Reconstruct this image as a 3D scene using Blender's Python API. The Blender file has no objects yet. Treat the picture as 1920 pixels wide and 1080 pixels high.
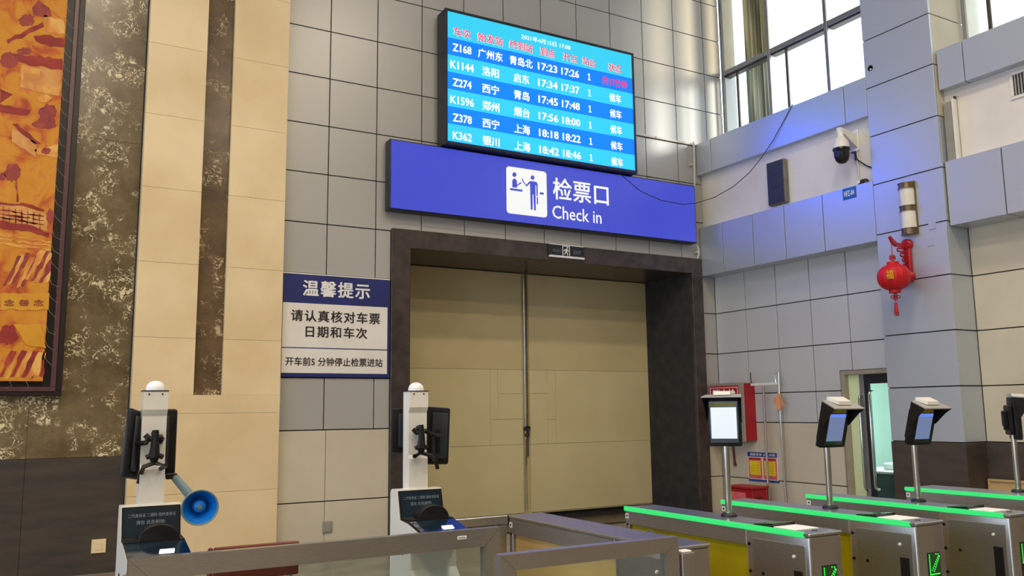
import bpy, bmesh, math, random
from mathutils import Vector, Matrix
random.seed(7)
SC = bpy.context.scene
COL = SC.collection
# ------------------------------------------------------------------ camera
YAW, PIT, ROLL, FPX, EYE = math.radians(29.84), math.radians(8.15), math.radians(-0.68), 1611.0, 1.55
_f = Vector((math.sin(YAW)*math.cos(PIT), math.cos(YAW)*math.cos(PIT), math.sin(PIT)))
_r0 = Vector((math.cos(YAW), -math.sin(YAW), 0)); _u0 = _r0.cross(_f)
_r = _r0*math.cos(ROLL) + _u0*math.sin(ROLL); _u = -_r0*math.sin(ROLL) + _u0*math.cos(ROLL)
cam = bpy.data.cameras.new('camera'); camo = bpy.data.objects.new('camera', cam); COL.objects.link(camo)
cam.sensor_width = 36; cam.lens = FPX*36/1920; cam.clip_end = 200
camo.matrix_world = Matrix(((_r.x, _u.x, -_f.x, 0), (_r.y, _u.y, -_f.y, 0), (_r.z, _u.z, -_f.z, EYE), (0, 0, 0, 1)))
SC.camera = camo
# ------------------------------------------------------------------ world, exposure, hall lamps
W = bpy.data.worlds.new('overcast'); SC.world = W; W.use_nodes = True
W.node_tree.nodes['Background'].inputs[0].default_value = (0.70, 0.85, 1.06, 1)
W.node_tree.nodes['Background'].inputs[1].default_value = 2.2
SC.view_settings.view_transform = 'Standard'; SC.view_settings.look = 'None'
SC.view_settings.exposure = 0.66; SC.view_settings.gamma = 1.0; SC.view_settings.use_curve_mapping = False
CEIL = 9.3
HALL_LAMPS = [(x, y) for y in (3.5, 0.0, -3.5) for x in (-4.0, 0.5, 5.0)]
def area(name, loc, sx, sy, power, color, rot=(0, 0, 0)):
    l = bpy.data.lights.new(name, 'AREA'); l.shape = 'RECTANGLE'; l.size = sx; l.size_y = sy; l.energy = power; l.color = color
    o = bpy.data.objects.new(name, l); COL.objects.link(o); o.location = loc; o.rotation_euler = rot
    return o
for (lx, ly) in HALL_LAMPS:
    area('hall_lamp_light', (lx, ly, CEIL-0.16), 1.1, 0.5, 90, (1.0, 0.84, 0.62))

# low afternoon sun, softened by haze, slanting in through the left window onto the back wall
sun = bpy.data.lights.new('sun', 'SUN'); sun.energy = 3.6; sun.angle = math.radians(9); sun.color = (1.0, 0.95, 0.86)
suno = bpy.data.objects.new('sun', sun); COL.objects.link(suno); suno.location = (14, -2, 12)
suno.rotation_euler = Vector((-1.0, 1.9, -0.30)).to_track_quat('-Z', 'Y').to_euler()

# ------------------------------------------------------------------ helpers
def ray(u, v):
    a, b = (u-960)/FPX, -(v-540)/FPX
    return _r*a + _u*b + _f
def PY(u, v, Y): d = ray(u, v); return Vector((0, 0, EYE)) + d*(Y/d.y)
def PX(u, v, X): d = ray(u, v); return Vector((0, 0, EYE)) + d*(X/d.x)
def PZ(u, v, Z): d = ray(u, v); return Vector((0, 0, EYE)) + d*((Z-EYE)/d.z)

def nd(nt, t, **kw):
    n = nt.nodes.new(t)
    for k, v in kw.items(): setattr(n, k, v)
    return n
def base_mat(name):
    m = bpy.data.materials.new(name); m.use_nodes = True
    return m, m.node_tree, m.node_tree.nodes['Principled BSDF']
def c4(c): return (c[0], c[1], c[2], 1)
def srgb(r, g, b):
    f = lambda x: (x/255/12.92) if x/255 <= 0.04045 else ((x/255+0.055)/1.055)**2.4
    return (f(r), f(g), f(b))
def pm(name, c1, c2=None, scale=4.0, rough=0.5, metal=0.0, bump=0.0, bscale=None, stretch=(1, 1, 1), detail=5, vary=0.0, rvar=0.0, lo=0.35, hi=0.65, spec=0.5, coat=0.0):
    m, nt, b = base_mat(name)
    b.inputs['Roughness'].default_value = rough; b.inputs['Metallic'].default_value = metal
    b.inputs['Specular IOR Level'].default_value = spec
    if coat: b.inputs['Coat Weight'].default_value = coat; b.inputs['Coat Roughness'].default_value = 0.08
    if c2 is None: c2 = tuple(x*0.9 for x in c1)
    geo = nd(nt, 'ShaderNodeNewGeometry'); mp = nd(nt, 'ShaderNodeMapping'); mp.inputs['Scale'].default_value = stretch
    nt.links.new(geo.outputs['Position'], mp.inputs['Vector'])
    no = nd(nt, 'ShaderNodeTexNoise'); no.inputs['Scale'].default_value = scale; no.inputs['Detail'].default_value = detail
    nt.links.new(mp.outputs['Vector'], no.inputs['Vector'])
    mr = nd(nt, 'ShaderNodeMapRange'); mr.inputs[1].default_value = lo; mr.inputs[2].default_value = hi
    nt.links.new(no.outputs['Fac'], mr.inputs[0])
    mx = nd(nt, 'ShaderNodeMix', data_type='RGBA'); mx.inputs[6].default_value = c4(c1); mx.inputs[7].default_value = c4(c2)
    nt.links.new(mr.outputs[0], mx.inputs[0]); out = mx.outputs[2]
    if vary:
        oi = nd(nt, 'ShaderNodeObjectInfo'); m2 = nd(nt, 'ShaderNodeMapRange'); m2.inputs[3].default_value = 1-vary; m2.inputs[4].default_value = 1+vary
        nt.links.new(oi.outputs['Random'], m2.inputs[0])
        hs = nd(nt, 'ShaderNodeHueSaturation'); nt.links.new(m2.outputs[0], hs.inputs['Value']); nt.links.new(out, hs.inputs['Color']); out = hs.outputs[0]
    nt.links.new(out, b.inputs['Base Color'])
    if rvar:
        m3 = nd(nt, 'ShaderNodeMapRange'); m3.inputs[3].default_value = rough-rvar; m3.inputs[4].default_value = rough+rvar
        nt.links.new(no.outputs['Fac'], m3.inputs[0]); nt.links.new(m3.outputs[0], b.inputs['Roughness'])
    if bump:
        n2 = nd(nt, 'ShaderNodeTexNoise'); n2.inputs['Scale'].default_value = bscale or scale*4; n2.inputs['Detail'].default_value = 4
        nt.links.new(mp.outputs['Vector'], n2.inputs['Vector'])
        bp = nd(nt, 'ShaderNodeBump'); bp.inputs['Strength'].default_value = bump; bp.inputs['Distance'].default_value = 0.01
        nt.links.new(n2.outputs['Fac'], bp.inputs['Height']); nt.links.new(bp.outputs[0], b.inputs['Normal'])
    return m
def em(name, c, s=1.0, base=(0.02, 0.02, 0.02), rough=0.4, spec=0.5):
    s *= 0.74
    m, nt, b = base_mat(name); b.inputs['Specular IOR Level'].default_value = spec; b.inputs['Base Color'].default_value = c4(base); b.inputs['Roughness'].default_value = rough
    no = nd(nt, 'ShaderNodeTexNoise'); no.inputs['Scale'].default_value = 1.4; geo = nd(nt, 'ShaderNodeNewGeometry')
    nt.links.new(geo.outputs['Position'], no.inputs['Vector'])
    mr = nd(nt, 'ShaderNodeMapRange'); mr.inputs[3].default_value = s*0.96; mr.inputs[4].default_value = s*1.04
    nt.links.new(no.outputs['Fac'], mr.inputs[0]); nt.links.new(mr.outputs[0], b.inputs['Emission Strength'])
    b.inputs['Emission Color'].default_value = c4(c)
    return m
def glass(name, tint=(0.92, 0.96, 0.95), refl=1.0, rough=0.02):
    m = bpy.data.materials.new(name); m.use_nodes = True; nt = m.node_tree; nt.nodes.clear()
    o = nd(nt, 'ShaderNodeOutputMaterial'); t = nd(nt, 'ShaderNodeBsdfTransparent'); t.inputs[0].default_value = c4(tint)
    g = nd(nt, 'ShaderNodeBsdfGlossy'); g.inputs['Roughness'].default_value = rough
    fr = nd(nt, 'ShaderNodeFresnel'); fr.inputs[0].default_value = 1.45
    ml = nd(nt, 'ShaderNodeMath', operation='MULTIPLY'); ml.inputs[1].default_value = refl
    mx = nd(nt, 'ShaderNodeMixShader')
    gb = nd(nt, 'ShaderNodeNewGeometry'); fb = nd(nt, 'ShaderNodeMath', operation='SUBTRACT'); fb.inputs[0].default_value = 1.0; fm = nd(nt, 'ShaderNodeMath', operation='MULTIPLY')
    nt.links.new(gb.outputs['Backfacing'], fb.inputs[1]); nt.links.new(fr.outputs[0], fm.inputs[0]); nt.links.new(fb.outputs[0], fm.inputs[1])   # reflect at the outer face only
    nt.links.new(fm.outputs[0], ml.inputs[0]); nt.links.new(ml.outputs[0], mx.inputs[0])
    nt.links.new(t.outputs[0], mx.inputs[1]); nt.links.new(g.outputs[0], mx.inputs[2]); nt.links.new(mx.outputs[0], o.inputs[0])
    return m
def marble(name, base1, base2, fleck, amount=0.5, fs=9.0, rough=0.22):
    """brown marble: clouded ground, broken cream flecks gathered in patches"""
    m, nt, b = base_mat(name); b.inputs['Roughness'].default_value = rough
    geo = nd(nt, 'ShaderNodeNewGeometry')
    n1 = nd(nt, 'ShaderNodeTexNoise'); n1.inputs['Scale'].default_value = 3.2; n1.inputs['Detail'].default_value = 9; n1.inputs['Roughness'].default_value = 0.7
    nt.links.new(geo.outputs['Position'], n1.inputs['Vector'])
    mx = nd(nt, 'ShaderNodeMix', data_type='RGBA'); mx.inputs[6].default_value = c4(base1); mx.inputs[7].default_value = c4(base2)
    mr = nd(nt, 'ShaderNodeMapRange'); mr.inputs[1].default_value = 0.36; mr.inputs[2].default_value = 0.64
    nt.links.new(n1.outputs['Fac'], mr.inputs[0]); nt.links.new(mr.outputs[0], mx.inputs[0])
    # warped coordinates
    n2 = nd(nt, 'ShaderNodeTexNoise'); n2.inputs['Scale'].default_value = 4.5; n2.inputs['Detail'].default_value = 5
    nt.links.new(geo.outputs['Position'], n2.inputs['Vector'])
    sc = nd(nt, 'ShaderNodeVectorMath', operation='SCALE'); sc.inputs['Scale'].default_value = 0.35
    nt.links.new(n2.outputs['Color'], sc.inputs[0])
    ad = nd(nt, 'ShaderNodeVectorMath', operation='ADD'); nt.links.new(geo.outputs['Position'], ad.inputs[0]); nt.links.new(sc.outputs[0], ad.inputs[1])
    n3 = nd(nt, 'ShaderNodeTexNoise'); n3.inputs['Scale'].default_value = fs*1.3; n3.inputs['Detail'].default_value = 3; n3.inputs['Roughness'].default_value = 0.55
    nt.links.new(ad.outputs[0], n3.inputs['Vector'])
    # ridged: |n-0.5| small -> vein
    sb = nd(nt, 'ShaderNodeMath', operation='SUBTRACT'); sb.inputs[1].default_value = 0.5; nt.links.new(n3.outputs['Fac'], sb.inputs[0])
    ab = nd(nt, 'ShaderNodeMath', operation='ABSOLUTE'); nt.links.new(sb.outputs[0], ab.inputs[0])
    vr = nd(nt, 'ShaderNodeMapRange'); vr.inputs[1].default_value = 0.022; vr.inputs[2].default_value = 0.008; nt.links.new(ab.outputs[0], vr.inputs[0])
    # blotches
    bl = nd(nt, 'ShaderNodeMapRange'); bl.inputs[1].default_value = 0.60; bl.inputs[2].default_value = 0.63; nt.links.new(n3.outputs['Fac'], bl.inputs[0])
    mm = nd(nt, 'ShaderNodeMath', operation='MAXIMUM'); nt.links.new(vr.outputs[0], mm.inputs[0]); nt.links.new(bl.outputs[0], mm.inputs[1])
    # patch mask
    n4 = nd(nt, 'ShaderNodeTexNoise'); n4.inputs['Scale'].default_value = 3.4; n4.inputs['Detail'].default_value = 3; n4.inputs['Roughness'].default_value = 0.6
    of = nd(nt, 'ShaderNodeVectorMath', operation='ADD'); of.inputs[1].default_value = (3.3, 7.1, 1.9); nt.links.new(geo.outputs['Position'], of.inputs[0])
    nt.links.new(of.outputs[0], n4.inputs['Vector'])
    pr = nd(nt, 'ShaderNodeMapRange'); pr.inputs[1].default_value = 0.62-0.2*amount; pr.inputs[2].default_value = 0.70-0.2*amount; nt.links.new(n4.outputs['Fac'], pr.inputs[0])
    fm = nd(nt, 'ShaderNodeMath', operation='MULTIPLY'); nt.links.new(mm.outputs[0], fm.inputs[0]); nt.links.new(pr.outputs[0], fm.inputs[1])
    mf = nd(nt, 'ShaderNodeMix', data_type='RGBA'); mf.inputs[7].default_value = c4(fleck)
    nt.links.new(fm.outputs[0], mf.inputs[0]); nt.links.new(mx.outputs[2], mf.inputs[6]); nt.links.new(mf.outputs[2], b.inputs['Base Color'])
    return m

# ---- geometry
def B(): return bmesh.new()
def box(bm, x0, x1, y0, y1, z0, z1, bev=0.0, seg=1):
    if x1 < x0: x0, x1 = x1, x0
    if y1 < y0: y0, y1 = y1, y0
    if z1 < z0: z0, z1 = z1, z0
    r = bmesh.ops.create_cube(bm, size=1.0, matrix=Matrix.Translation(((x0+x1)/2, (y0+y1)/2, (z0+z1)/2)) @ Matrix.Diagonal((x1-x0, y1-y0, z1-z0, 1)))
    if bev:
        es = list({e for v in r['verts'] for e in v.link_edges})
        bmesh.ops.bevel(bm, geom=es, offset=min(bev, 0.45*min(x1-x0, y1-y0, z1-z0)), segments=seg, affect='EDGES', profile=0.5)
    return bm
def cyl(bm, p0, p1, r0, r1=None, seg=16, cap=True):
    p0, p1 = Vector(p0), Vector(p1); r1 = r0 if r1 is None else r1
    d = p1-p0; q = d.to_track_quat('Z', 'Y').to_matrix().to_4x4()
    bmesh.ops.create_cone(bm, cap_ends=cap, segments=seg, radius1=r0, radius2=r1, depth=d.length, matrix=Matrix.Translation((p0+p1)/2) @ q)
    return bm
def tube(bm, pts, r, seg=8, closed=False):
    pts = [Vector(p) for p in pts]; n = len(pts); rings = []
    up = Vector((0, 0, 1)); prev = None
    for i, p in enumerate(pts):
        a = pts[i-1] if i > 0 else (pts[-1] if closed else p); c = pts[i+1] if i < n-1 else (pts[0] if closed else p)
        t = (c-a).normalized()
        if prev is None:
            s = t.cross(up)
            if s.length < 1e-3: s = t.cross(Vector((1, 0, 0)))
            s.normalize()
        else:
            s = prev - t*prev.dot(t); s.normalize()
        prev = s; w = s.cross(t)
        rr = r[i] if isinstance(r, (list, tuple)) else r
        rings.append([bm.verts.new(p + (s*math.cos(k*2*math.pi/seg) + w*math.sin(k*2*math.pi/seg))*rr) for k in range(seg)])
    m = n if closed else n-1
    for i in range(m):
        A, Bq = rings[i], rings[(i+1) % n]
        for k in range(seg): bm.faces.new((A[k], A[(k+1) % seg], Bq[(k+1) % seg], Bq[k]))
    if not closed:
        bm.faces.new(list(reversed(rings[0]))); bm.faces.new(rings[-1])
    bmesh.ops.recalc_face_normals(bm, faces=bm.faces[:])
    return bm
def prism(bm, pts, off):
    """closed polygon pts (3D) extruded by vector off"""
    off = Vector(off); a = [bm.verts.new(Vector(p)) for p in pts]; b = [bm.verts.new(Vector(p)+off) for p in pts]
    n = len(pts); bm.faces.new(a); bm.faces.new(list(reversed(b)))
    for i in range(n): bm.faces.new((a[i], b[i], b[(i+1) % n], a[(i+1) % n]))
    bmesh.ops.recalc_face_normals(bm, faces=bm.faces[:])
    return bm
def lathe(bm, prof, c, seg=24, axis='Z', scale=(1, 1, 1), cap=True):
    """prof: list of (r, h); revolve about axis through c"""
    c = Vector(c); rings = []
    for r, h in prof:
        ring = []
        for k in range(seg):
            a = k*2*math.pi/seg; x, y = r*math.cos(a)*scale[0], r*math.sin(a)*scale[1]
            if axis == 'Z': v = Vector((x, y, h))
            elif axis == 'Y': v = Vector((x, h, y))
            else: v = Vector((h, x, y))
            ring.append(bm.verts.new(c+v))
        rings.append(ring)
    for i in range(len(rings)-1):
        for k in range(seg): bm.faces.new((rings[i][k], rings[i][(k+1) % seg], rings[i+1][(k+1) % seg], rings[i+1][k]))
    if cap and prof[0][0] > 1e-6: bm.faces.new(list(reversed(rings[0])))
    if cap and prof[-1][0] > 1e-6: bm.faces.new(rings[-1])
    bmesh.ops.remove_doubles(bm, verts=bm.verts[:], dist=1e-6)
    bmesh.ops.recalc_face_normals(bm, faces=bm.faces[:])
    return bm
def rrect(u0, u1, v0, v1, r, n=5):
    out = []
    for cx, cy, a0 in ((u1-r, v0+r, -90), (u1-r, v1-r, 0), (u0+r, v1-r, 90), (u0+r, v0+r, 180)):
        for k in range(n+1):
            a = math.radians(a0+90*k/n); out.append((cx+r*math.cos(a), cy+r*math.sin(a)))
    return out
def wloc(o):
    v = Vector((0, 0, 0))
    while o is not None: v += o.location; o = o.parent
    return v
def make(name, bm, mat, parent=None, smooth=False, at=None, xf=None):
    """link a bmesh (world coordinates) as one mesh object; xf is an extra matrix applied first"""
    if xf is not None: bmesh.ops.transform(bm, matrix=xf, verts=bm.verts[:])
    o = bpy.data.objects.new(name, None)
    org = wloc(parent) if parent else (Vector(at) if at is not None else Vector((0, 0, 0)))
    loc = Vector((0, 0, 0))
    me = bpy.data.meshes.new(name)
    bmesh.ops.translate(bm, verts=bm.verts[:], vec=-org)
    bm.to_mesh(me); bm.free(); me.materials.append(mat)
    bpy.data.objects.remove(o); o = bpy.data.objects.new(name, me); COL.objects.link(o)
    if parent: o.parent = parent
    else: o.location = org
    if smooth:
        for p in me.polygons: p.use_smooth = True
        try: me.set_sharp_from_angle(angle=math.radians(38))
        except Exception: pass
    return o
def thing(name, label, cat, loc, group=None):
    o = bpy.data.objects.new(name, None); COL.objects.link(o); o.location = loc; o.empty_display_size = 0.1
    o['label'] = label; o['category'] = cat
    if group: o['group'] = group
    return o
def tag(o, label, cat, group=None):
    o['label'] = label; o['category'] = cat
    if group: o['group'] = group
    return o
def struct(o, label=None, cat=None):
    o['kind'] = 'structure'
    if label: o['label'] = label
    if cat: o['category'] = cat
    return o
_panel_cache = {}
def panel(name, parent, mat, lo, hi, bev=0.0015):
    """box piece whose mesh is shared between alike pieces; lo/hi opposite corners"""
    d = tuple(round(hi[i]-lo[i], 4) for i in range(3)); key = (d, mat.name, bev)
    if key not in _panel_cache:
        bm = B(); box(bm, -d[0]/2, d[0]/2, -d[1]/2, d[1]/2, -d[2]/2, d[2]/2, bev)
        me = bpy.data.meshes.new(name); bm.to_mesh(me); bm.free(); me.materials.append(mat); _panel_cache[key] = me
    o = bpy.data.objects.new(name, _panel_cache[key]); COL.objects.link(o); o.parent = parent
    o.location = (Vector(lo)+Vector(hi))/2 - wloc(parent)
    return o
_font_mesh = {}
def text(name, s, mat, parent, O, U, V, u0, u1, v0, v1, bold=0.0, label=None, space=1.0):
    """flat lettering fitted into the rectangle u0..u1, v0..v1 of the plane O + u U + v V"""
    key = (s, bold, space)
    if key not in _font_mesh:
        cu = bpy.data.curves.new('t', 'FONT'); cu.body = s; cu.size = 1.0; cu.resolution_u = 2; cu.space_character = space
        to = bpy.data.objects.new('t', cu); COL.objects.link(to)
        dg = bpy.context.evaluated_depsgraph_get(); me = bpy.data.meshes.new_from_object(to.evaluated_get(dg))
        vs0, fs0 = [v.co.copy() for v in me.vertices], [tuple(p.vertices) for p in me.polygons]
        V_, F_ = [], []
        for q, (dx, dy) in enumerate([(0, 0)] if not bold else [(bold, 0), (-bold, 0), (0, bold*0.7), (0, -bold*0.7), (bold*0.7, bold*0.5), (-bold*0.7, -bold*0.5)]):
            k0 = len(V_); V_ += [v + Vector((dx, dy, q*0.0004)) for v in vs0]; F_ += [tuple(i+k0 for i in f) for f in fs0]
        _font_mesh[key] = [V_, F_]
        bpy.data.objects.remove(to); bpy.data.curves.remove(cu); bpy.data.meshes.remove(me)
    vs, fs = _font_mesh[key]
    x0, x1 = min(v.x for v in vs), max(v.x for v in vs); y0, y1 = min(v.y for v in vs), max(v.y for v in vs)
    O, U, V = Vector(O), Vector(U), Vector(V); org = wloc(parent)
    kx, ky = (u1-u0)/(x1-x0), (v1-v0)/(y1-y0)
    pts = [O + U*(u0+(v.x-x0)*kx) + V*(v0+(v.y-y0)*ky) + U.cross(V)*v.z - org for v in vs]
    me = bpy.data.meshes.new(name); me.from_pydata(pts, [], fs); me.materials.append(mat)
    o = bpy.data.objects.new(name, me); COL.objects.link(o); o.parent = parent
    if label: o['label'] = label
    return o
def plane_poly(name, pts2, mat, parent, O, U, V, thick=0.002):
    O, U, V = Vector(O), Vector(U), Vector(V); N = U.cross(V)
    bm = B(); prism(bm, [O+U*a+V*b for a, b in pts2], N*thick)
    return make(name, bm, mat, parent)

# ------------------------------------------------------------------ materials
M = {}
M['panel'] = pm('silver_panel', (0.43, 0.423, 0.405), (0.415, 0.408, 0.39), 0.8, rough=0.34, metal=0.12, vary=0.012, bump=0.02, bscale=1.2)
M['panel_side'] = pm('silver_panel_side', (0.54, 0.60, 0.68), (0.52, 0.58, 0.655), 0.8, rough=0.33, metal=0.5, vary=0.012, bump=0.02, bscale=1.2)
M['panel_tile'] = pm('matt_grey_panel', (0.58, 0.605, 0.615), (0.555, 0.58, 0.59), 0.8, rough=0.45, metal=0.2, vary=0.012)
M['joint'] = pm('joint_dark', (0.035, 0.032, 0.03), (0.02, 0.02, 0.02), 6, rough=0.9)
M['cream'] = pm('cream_panel', srgb(206, 198, 178), srgb(196, 188, 168), 1.5, rough=0.45, vary=0.02)
M['beige'] = pm('beige_stone', srgb(236, 214, 172), srgb(222, 197, 152), 1.3, rough=0.55, vary=0.025, detail=8)
M['marble'] = marble('brown_marble', srgb(92, 78, 54), srgb(126, 109, 80), srgb(222, 210, 172), 0.68, 8.0)
M['marble_strip'] = marble('dark_marble', srgb(84, 68, 50), srgb(110, 90, 66), srgb(205, 188, 150), 0.55, 8.0)
M['granite'] = pm('black_granite', srgb(74, 64, 60), srgb(50, 45, 44), 7, rough=0.3, detail=9, bump=0.02)
M['granite_base'] = pm('brown_granite', srgb(58, 52, 48), srgb(74, 64, 56), 6, rough=0.45, detail=10, stretch=(0.4, 0.4, 2.0))
M['hall_wall'] = pm('hall_wall', srgb(150, 138, 118), srgb(140, 128, 108), 1.2, rough=0.7)
M['plaster'] = pm('white_plaster', srgb(226, 222, 212), srgb(214, 209, 197), 1.6, rough=0.85, bump=0.05)
M['ceiling'] = pm('ceiling_paint', srgb(225, 223, 216), srgb(215, 213, 206), 1.6, rough=0.9)
M['floor'] = pm('floor_stone', srgb(150, 142, 130), srgb(132, 124, 112), 3.0, rough=0.25, vary=0.03)
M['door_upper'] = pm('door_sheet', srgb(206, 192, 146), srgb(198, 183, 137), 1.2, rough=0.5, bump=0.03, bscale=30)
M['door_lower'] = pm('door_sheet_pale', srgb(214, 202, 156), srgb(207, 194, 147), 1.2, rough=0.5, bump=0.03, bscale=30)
M['steel'] = pm('brushed_steel', (0.47, 0.45, 0.43), (0.41, 0.39, 0.37), 30, rough=0.34, metal=0.9, stretch=(1, 1, 14), rvar=0.06)
M['steel_top'] = pm('satin_steel', (0.52, 0.52, 0.53), (0.46, 0.46, 0.48), 30, rough=0.3, metal=0.95, stretch=(8, 1, 1))
M['chrome'] = pm('polished_steel', (0.66, 0.65, 0.62), (0.6, 0.59, 0.56), 10, rough=0.16, metal=1.0)
M['white'] = pm('white_enamel', srgb(232, 231, 224), srgb(225, 223, 215), 3, rough=0.35, coat=0.2)
M['black'] = pm('black_plastic', (0.006, 0.006, 0.007), (0.010, 0.010, 0.011), 20, rough=0.42, spec=0.25)
M['black_gloss'] = pm('black_gloss', (0.008, 0.009, 0.011), (0.012, 0.013, 0.016), 10, rough=0.12)
M['navy_glass'] = pm('navy_glass', srgb(16, 38, 54), srgb(12, 30, 44), 3, rough=0.12)
M['dark_metal'] = pm('dark_metal', srgb(46, 49, 56), srgb(38, 40, 46), 8, rough=0.4, metal=0.4)
M['win_metal'] = pm('window_metal', srgb(150, 152, 158), srgb(136, 138, 144), 5, rough=0.35, metal=0.6)
M['win_white'] = pm('window_white', srgb(236, 234, 226), srgb(228, 226, 216), 4, rough=0.5)
M['win_dark'] = pm('window_sash', srgb(66, 56, 50), srgb(56, 48, 44), 5, rough=0.5)
M['red'] = pm('red_paint', srgb(176, 16, 32), srgb(160, 12, 26), 4, rough=0.4)
M['lantern_red'] = pm('lantern_silk', srgb(206, 6, 26), srgb(186, 2, 18), 14, rough=0.55, stretch=(1, 1, 0.2))
M['gold'] = pm('gold_foil', srgb(238, 190, 40), srgb(220, 160, 20), 20, rough=0.3, metal=0.5)
M['bronze'] = pm('bronze', srgb(150, 132, 104), srgb(128, 108, 82), 14, rough=0.25, metal=0.9)
M['frost'] = pm('frosted_shade', srgb(228, 226, 214), srgb(220, 217, 204), 5, rough=0.3)
M['navy'] = pm('notice_navy', srgb(34, 44, 112), srgb(30, 39, 102), 3, rough=0.4)
M['notice_white'] = pm('notice_white', srgb(232, 228, 222), srgb(226, 222, 215), 3, rough=0.45)
M['ink'] = pm('ink', srgb(38, 28, 32), srgb(32, 24, 28), 5, rough=0.6)
M['white_ink'] = pm('white_ink', srgb(238, 238, 238), srgb(230, 230, 232), 5, rough=0.5)
M['frame_wood'] = pm('mural_frame', srgb(26, 11, 10), srgb(20, 8, 8), 9, rough=0.4, stretch=(1, 1, 0.2))
M['frame_lip'] = pm('mural_lip', srgb(92, 58, 60), srgb(78, 48, 50), 9, rough=0.35, stretch=(1, 1, 0.2))
M['cord'] = pm('cord', srgb(150, 138, 118), srgb(130, 116, 100), 20, rough=0.8)
M['wood_red'] = pm('red_wood', srgb(104, 34, 24), srgb(82, 24, 18), 9, rough=0.3, stretch=(0.2, 1, 1))
M['plywood'] = pm('plywood', srgb(200, 170, 118), srgb(186, 154, 104), 5, rough=0.6, stretch=(1, 0.3, 1))
M['yellow_glass'] = pm('yellow_panel', srgb(176, 164, 22), srgb(158, 146, 12), 2.5, rough=0.2)
M['tan_reflection'] = pm('tan_reflection', srgb(206, 176, 112), srgb(196, 164, 100), 2.5, rough=0.3)  # tan paints the reflection of the beige stone into the panel colour
M['grey_box'] = pm('grey_box', srgb(150, 147, 138), srgb(140, 136, 127), 6, rough=0.5)
M['horn_blue'] = pm('horn_blue', srgb(20, 130, 226), srgb(8, 104, 204), 4, rough=0.3)
M['horn_grey'] = pm('horn_grey', srgb(118, 142, 150), srgb(104, 128, 138), 6, rough=0.45)
M['door_frame'] = pm('door_frame_metal', srgb(176, 166, 150), srgb(164, 154, 138), 8, rough=0.4, metal=0.3)
M['cloth'] = pm('peach_cloth', srgb(222, 158, 116), srgb(206, 140, 100), 12, rough=0.8)
M['curtain'] = pm('curtain', srgb(188, 190, 178), srgb(148, 152, 146), 3, rough=0.8, stretch=(1, 5, 0.2))
def curtain_mat(name, ca, cb, tl_):
    m, nt, b = base_mat(name); geo = nd(nt, 'ShaderNodeNewGeometry'); mp = nd(nt, 'ShaderNodeMapping'); mp.inputs['Scale'].default_value = (1, 5, 0.2)
    nt.links.new(geo.outputs['Position'], mp.inputs['Vector']); no = nd(nt, 'ShaderNodeTexNoise'); no.inputs['Scale'].default_value = 3; nt.links.new(mp.outputs[0], no.inputs['Vector'])
    cr = nd(nt, 'ShaderNodeValToRGB'); cr.color_ramp.elements[0].color = c4(ca); cr.color_ramp.elements[1].color = c4(cb); cr.color_ramp.elements[0].position = 0.4; cr.color_ramp.elements[1].position = 0.55
    nt.links.new(no.outputs['Fac'], cr.inputs[0]); nt.links.new(cr.outputs[0], b.inputs['Base Color']); b.inputs['Roughness'].default_value = 0.9
    tr = nd(nt, 'ShaderNodeBsdfTranslucent'); nt.links.new(cr.outputs[0], tr.inputs[0]); mx = nd(nt, 'ShaderNodeMixShader'); mx.inputs[0].default_value = tl_
    out = nt.nodes['Material Output']; nt.links.new(b.outputs[0], mx.inputs[1]); nt.links.new(tr.outputs[0], mx.inputs[2]); nt.links.new(mx.outputs[0], out.inputs[0])
    return m
M['curtain'] = curtain_mat('curtain_sheer', srgb(160, 163, 150), srgb(222, 220, 204), 0.5)
M['blind'] = curtain_mat('added_blind_sheet', srgb(236, 236, 230), srgb(244, 244, 240), 0.6)
M['facade'] = pm('outside_facade', srgb(244, 240, 230), srgb(238, 232, 220), 1.2, rough=0.8)
M['facade_brick'] = pm('outside_brick', srgb(184, 128, 108), srgb(170, 114, 96), 2, rough=0.8)
M['speaker_grille'] = pm('speaker_grille', srgb(62, 64, 72), srgb(50, 52, 60), 60, rough=0.5, metal=0.3, bump=0.3, bscale=220)
M['speaker_case'] = pm('speaker_case', srgb(124, 122, 116), srgb(110, 108, 104), 9, rough=0.5)
M['lamp_grey'] = pm('lamp_grey', srgb(158, 158, 156), srgb(146, 146, 144), 9, rough=0.4)
M['mint'] = pm('mint_wall', srgb(206, 228, 222), srgb(196, 220, 214), 2, rough=0.7)
M['counter'] = pm('office_counter', srgb(96, 112, 118), srgb(82, 98, 106), 3, rough=0.3)
M['paper'] = pm('paper', srgb(236, 238, 238), srgb(226, 228, 230), 8, rough=0.7)
M['yellow_print'] = pm('yellow_print', srgb(240, 214, 40), srgb(230, 200, 26), 8, rough=0.5)
M['pink_print'] = pm('pink_print', srgb(222, 108, 112), srgb(214, 92, 100), 8, rough=0.5)
M['blue_print'] = pm('blue_print', srgb(40, 70, 150), srgb(34, 62, 138), 8, rough=0.5)
M['plate_blue'] = pm('plate_blue', srgb(28, 98, 190), srgb(22, 88, 176), 8, rough=0.4)
M['wire'] = pm('wire', (0.01, 0.01, 0.012), (0.015, 0.015, 0.016), 20, rough=0.6)
M['conduit'] = pm('conduit', srgb(206, 202, 192), srgb(196, 192, 182), 9, rough=0.5)
M['rail_glass'] = glass('rail_glass', (0.86, 0.9, 0.88), 1.0)
M['pane_glass'] = glass('window_glass', (0.96, 0.97, 0.95), 0.9)
M['film_pane'] = glass('window_film_glass', (0.84, 0.79, 0.69), 0.9)
M['door_glass'] = glass('door_glass', (0.86, 0.92, 0.89), 1.0)
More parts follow.
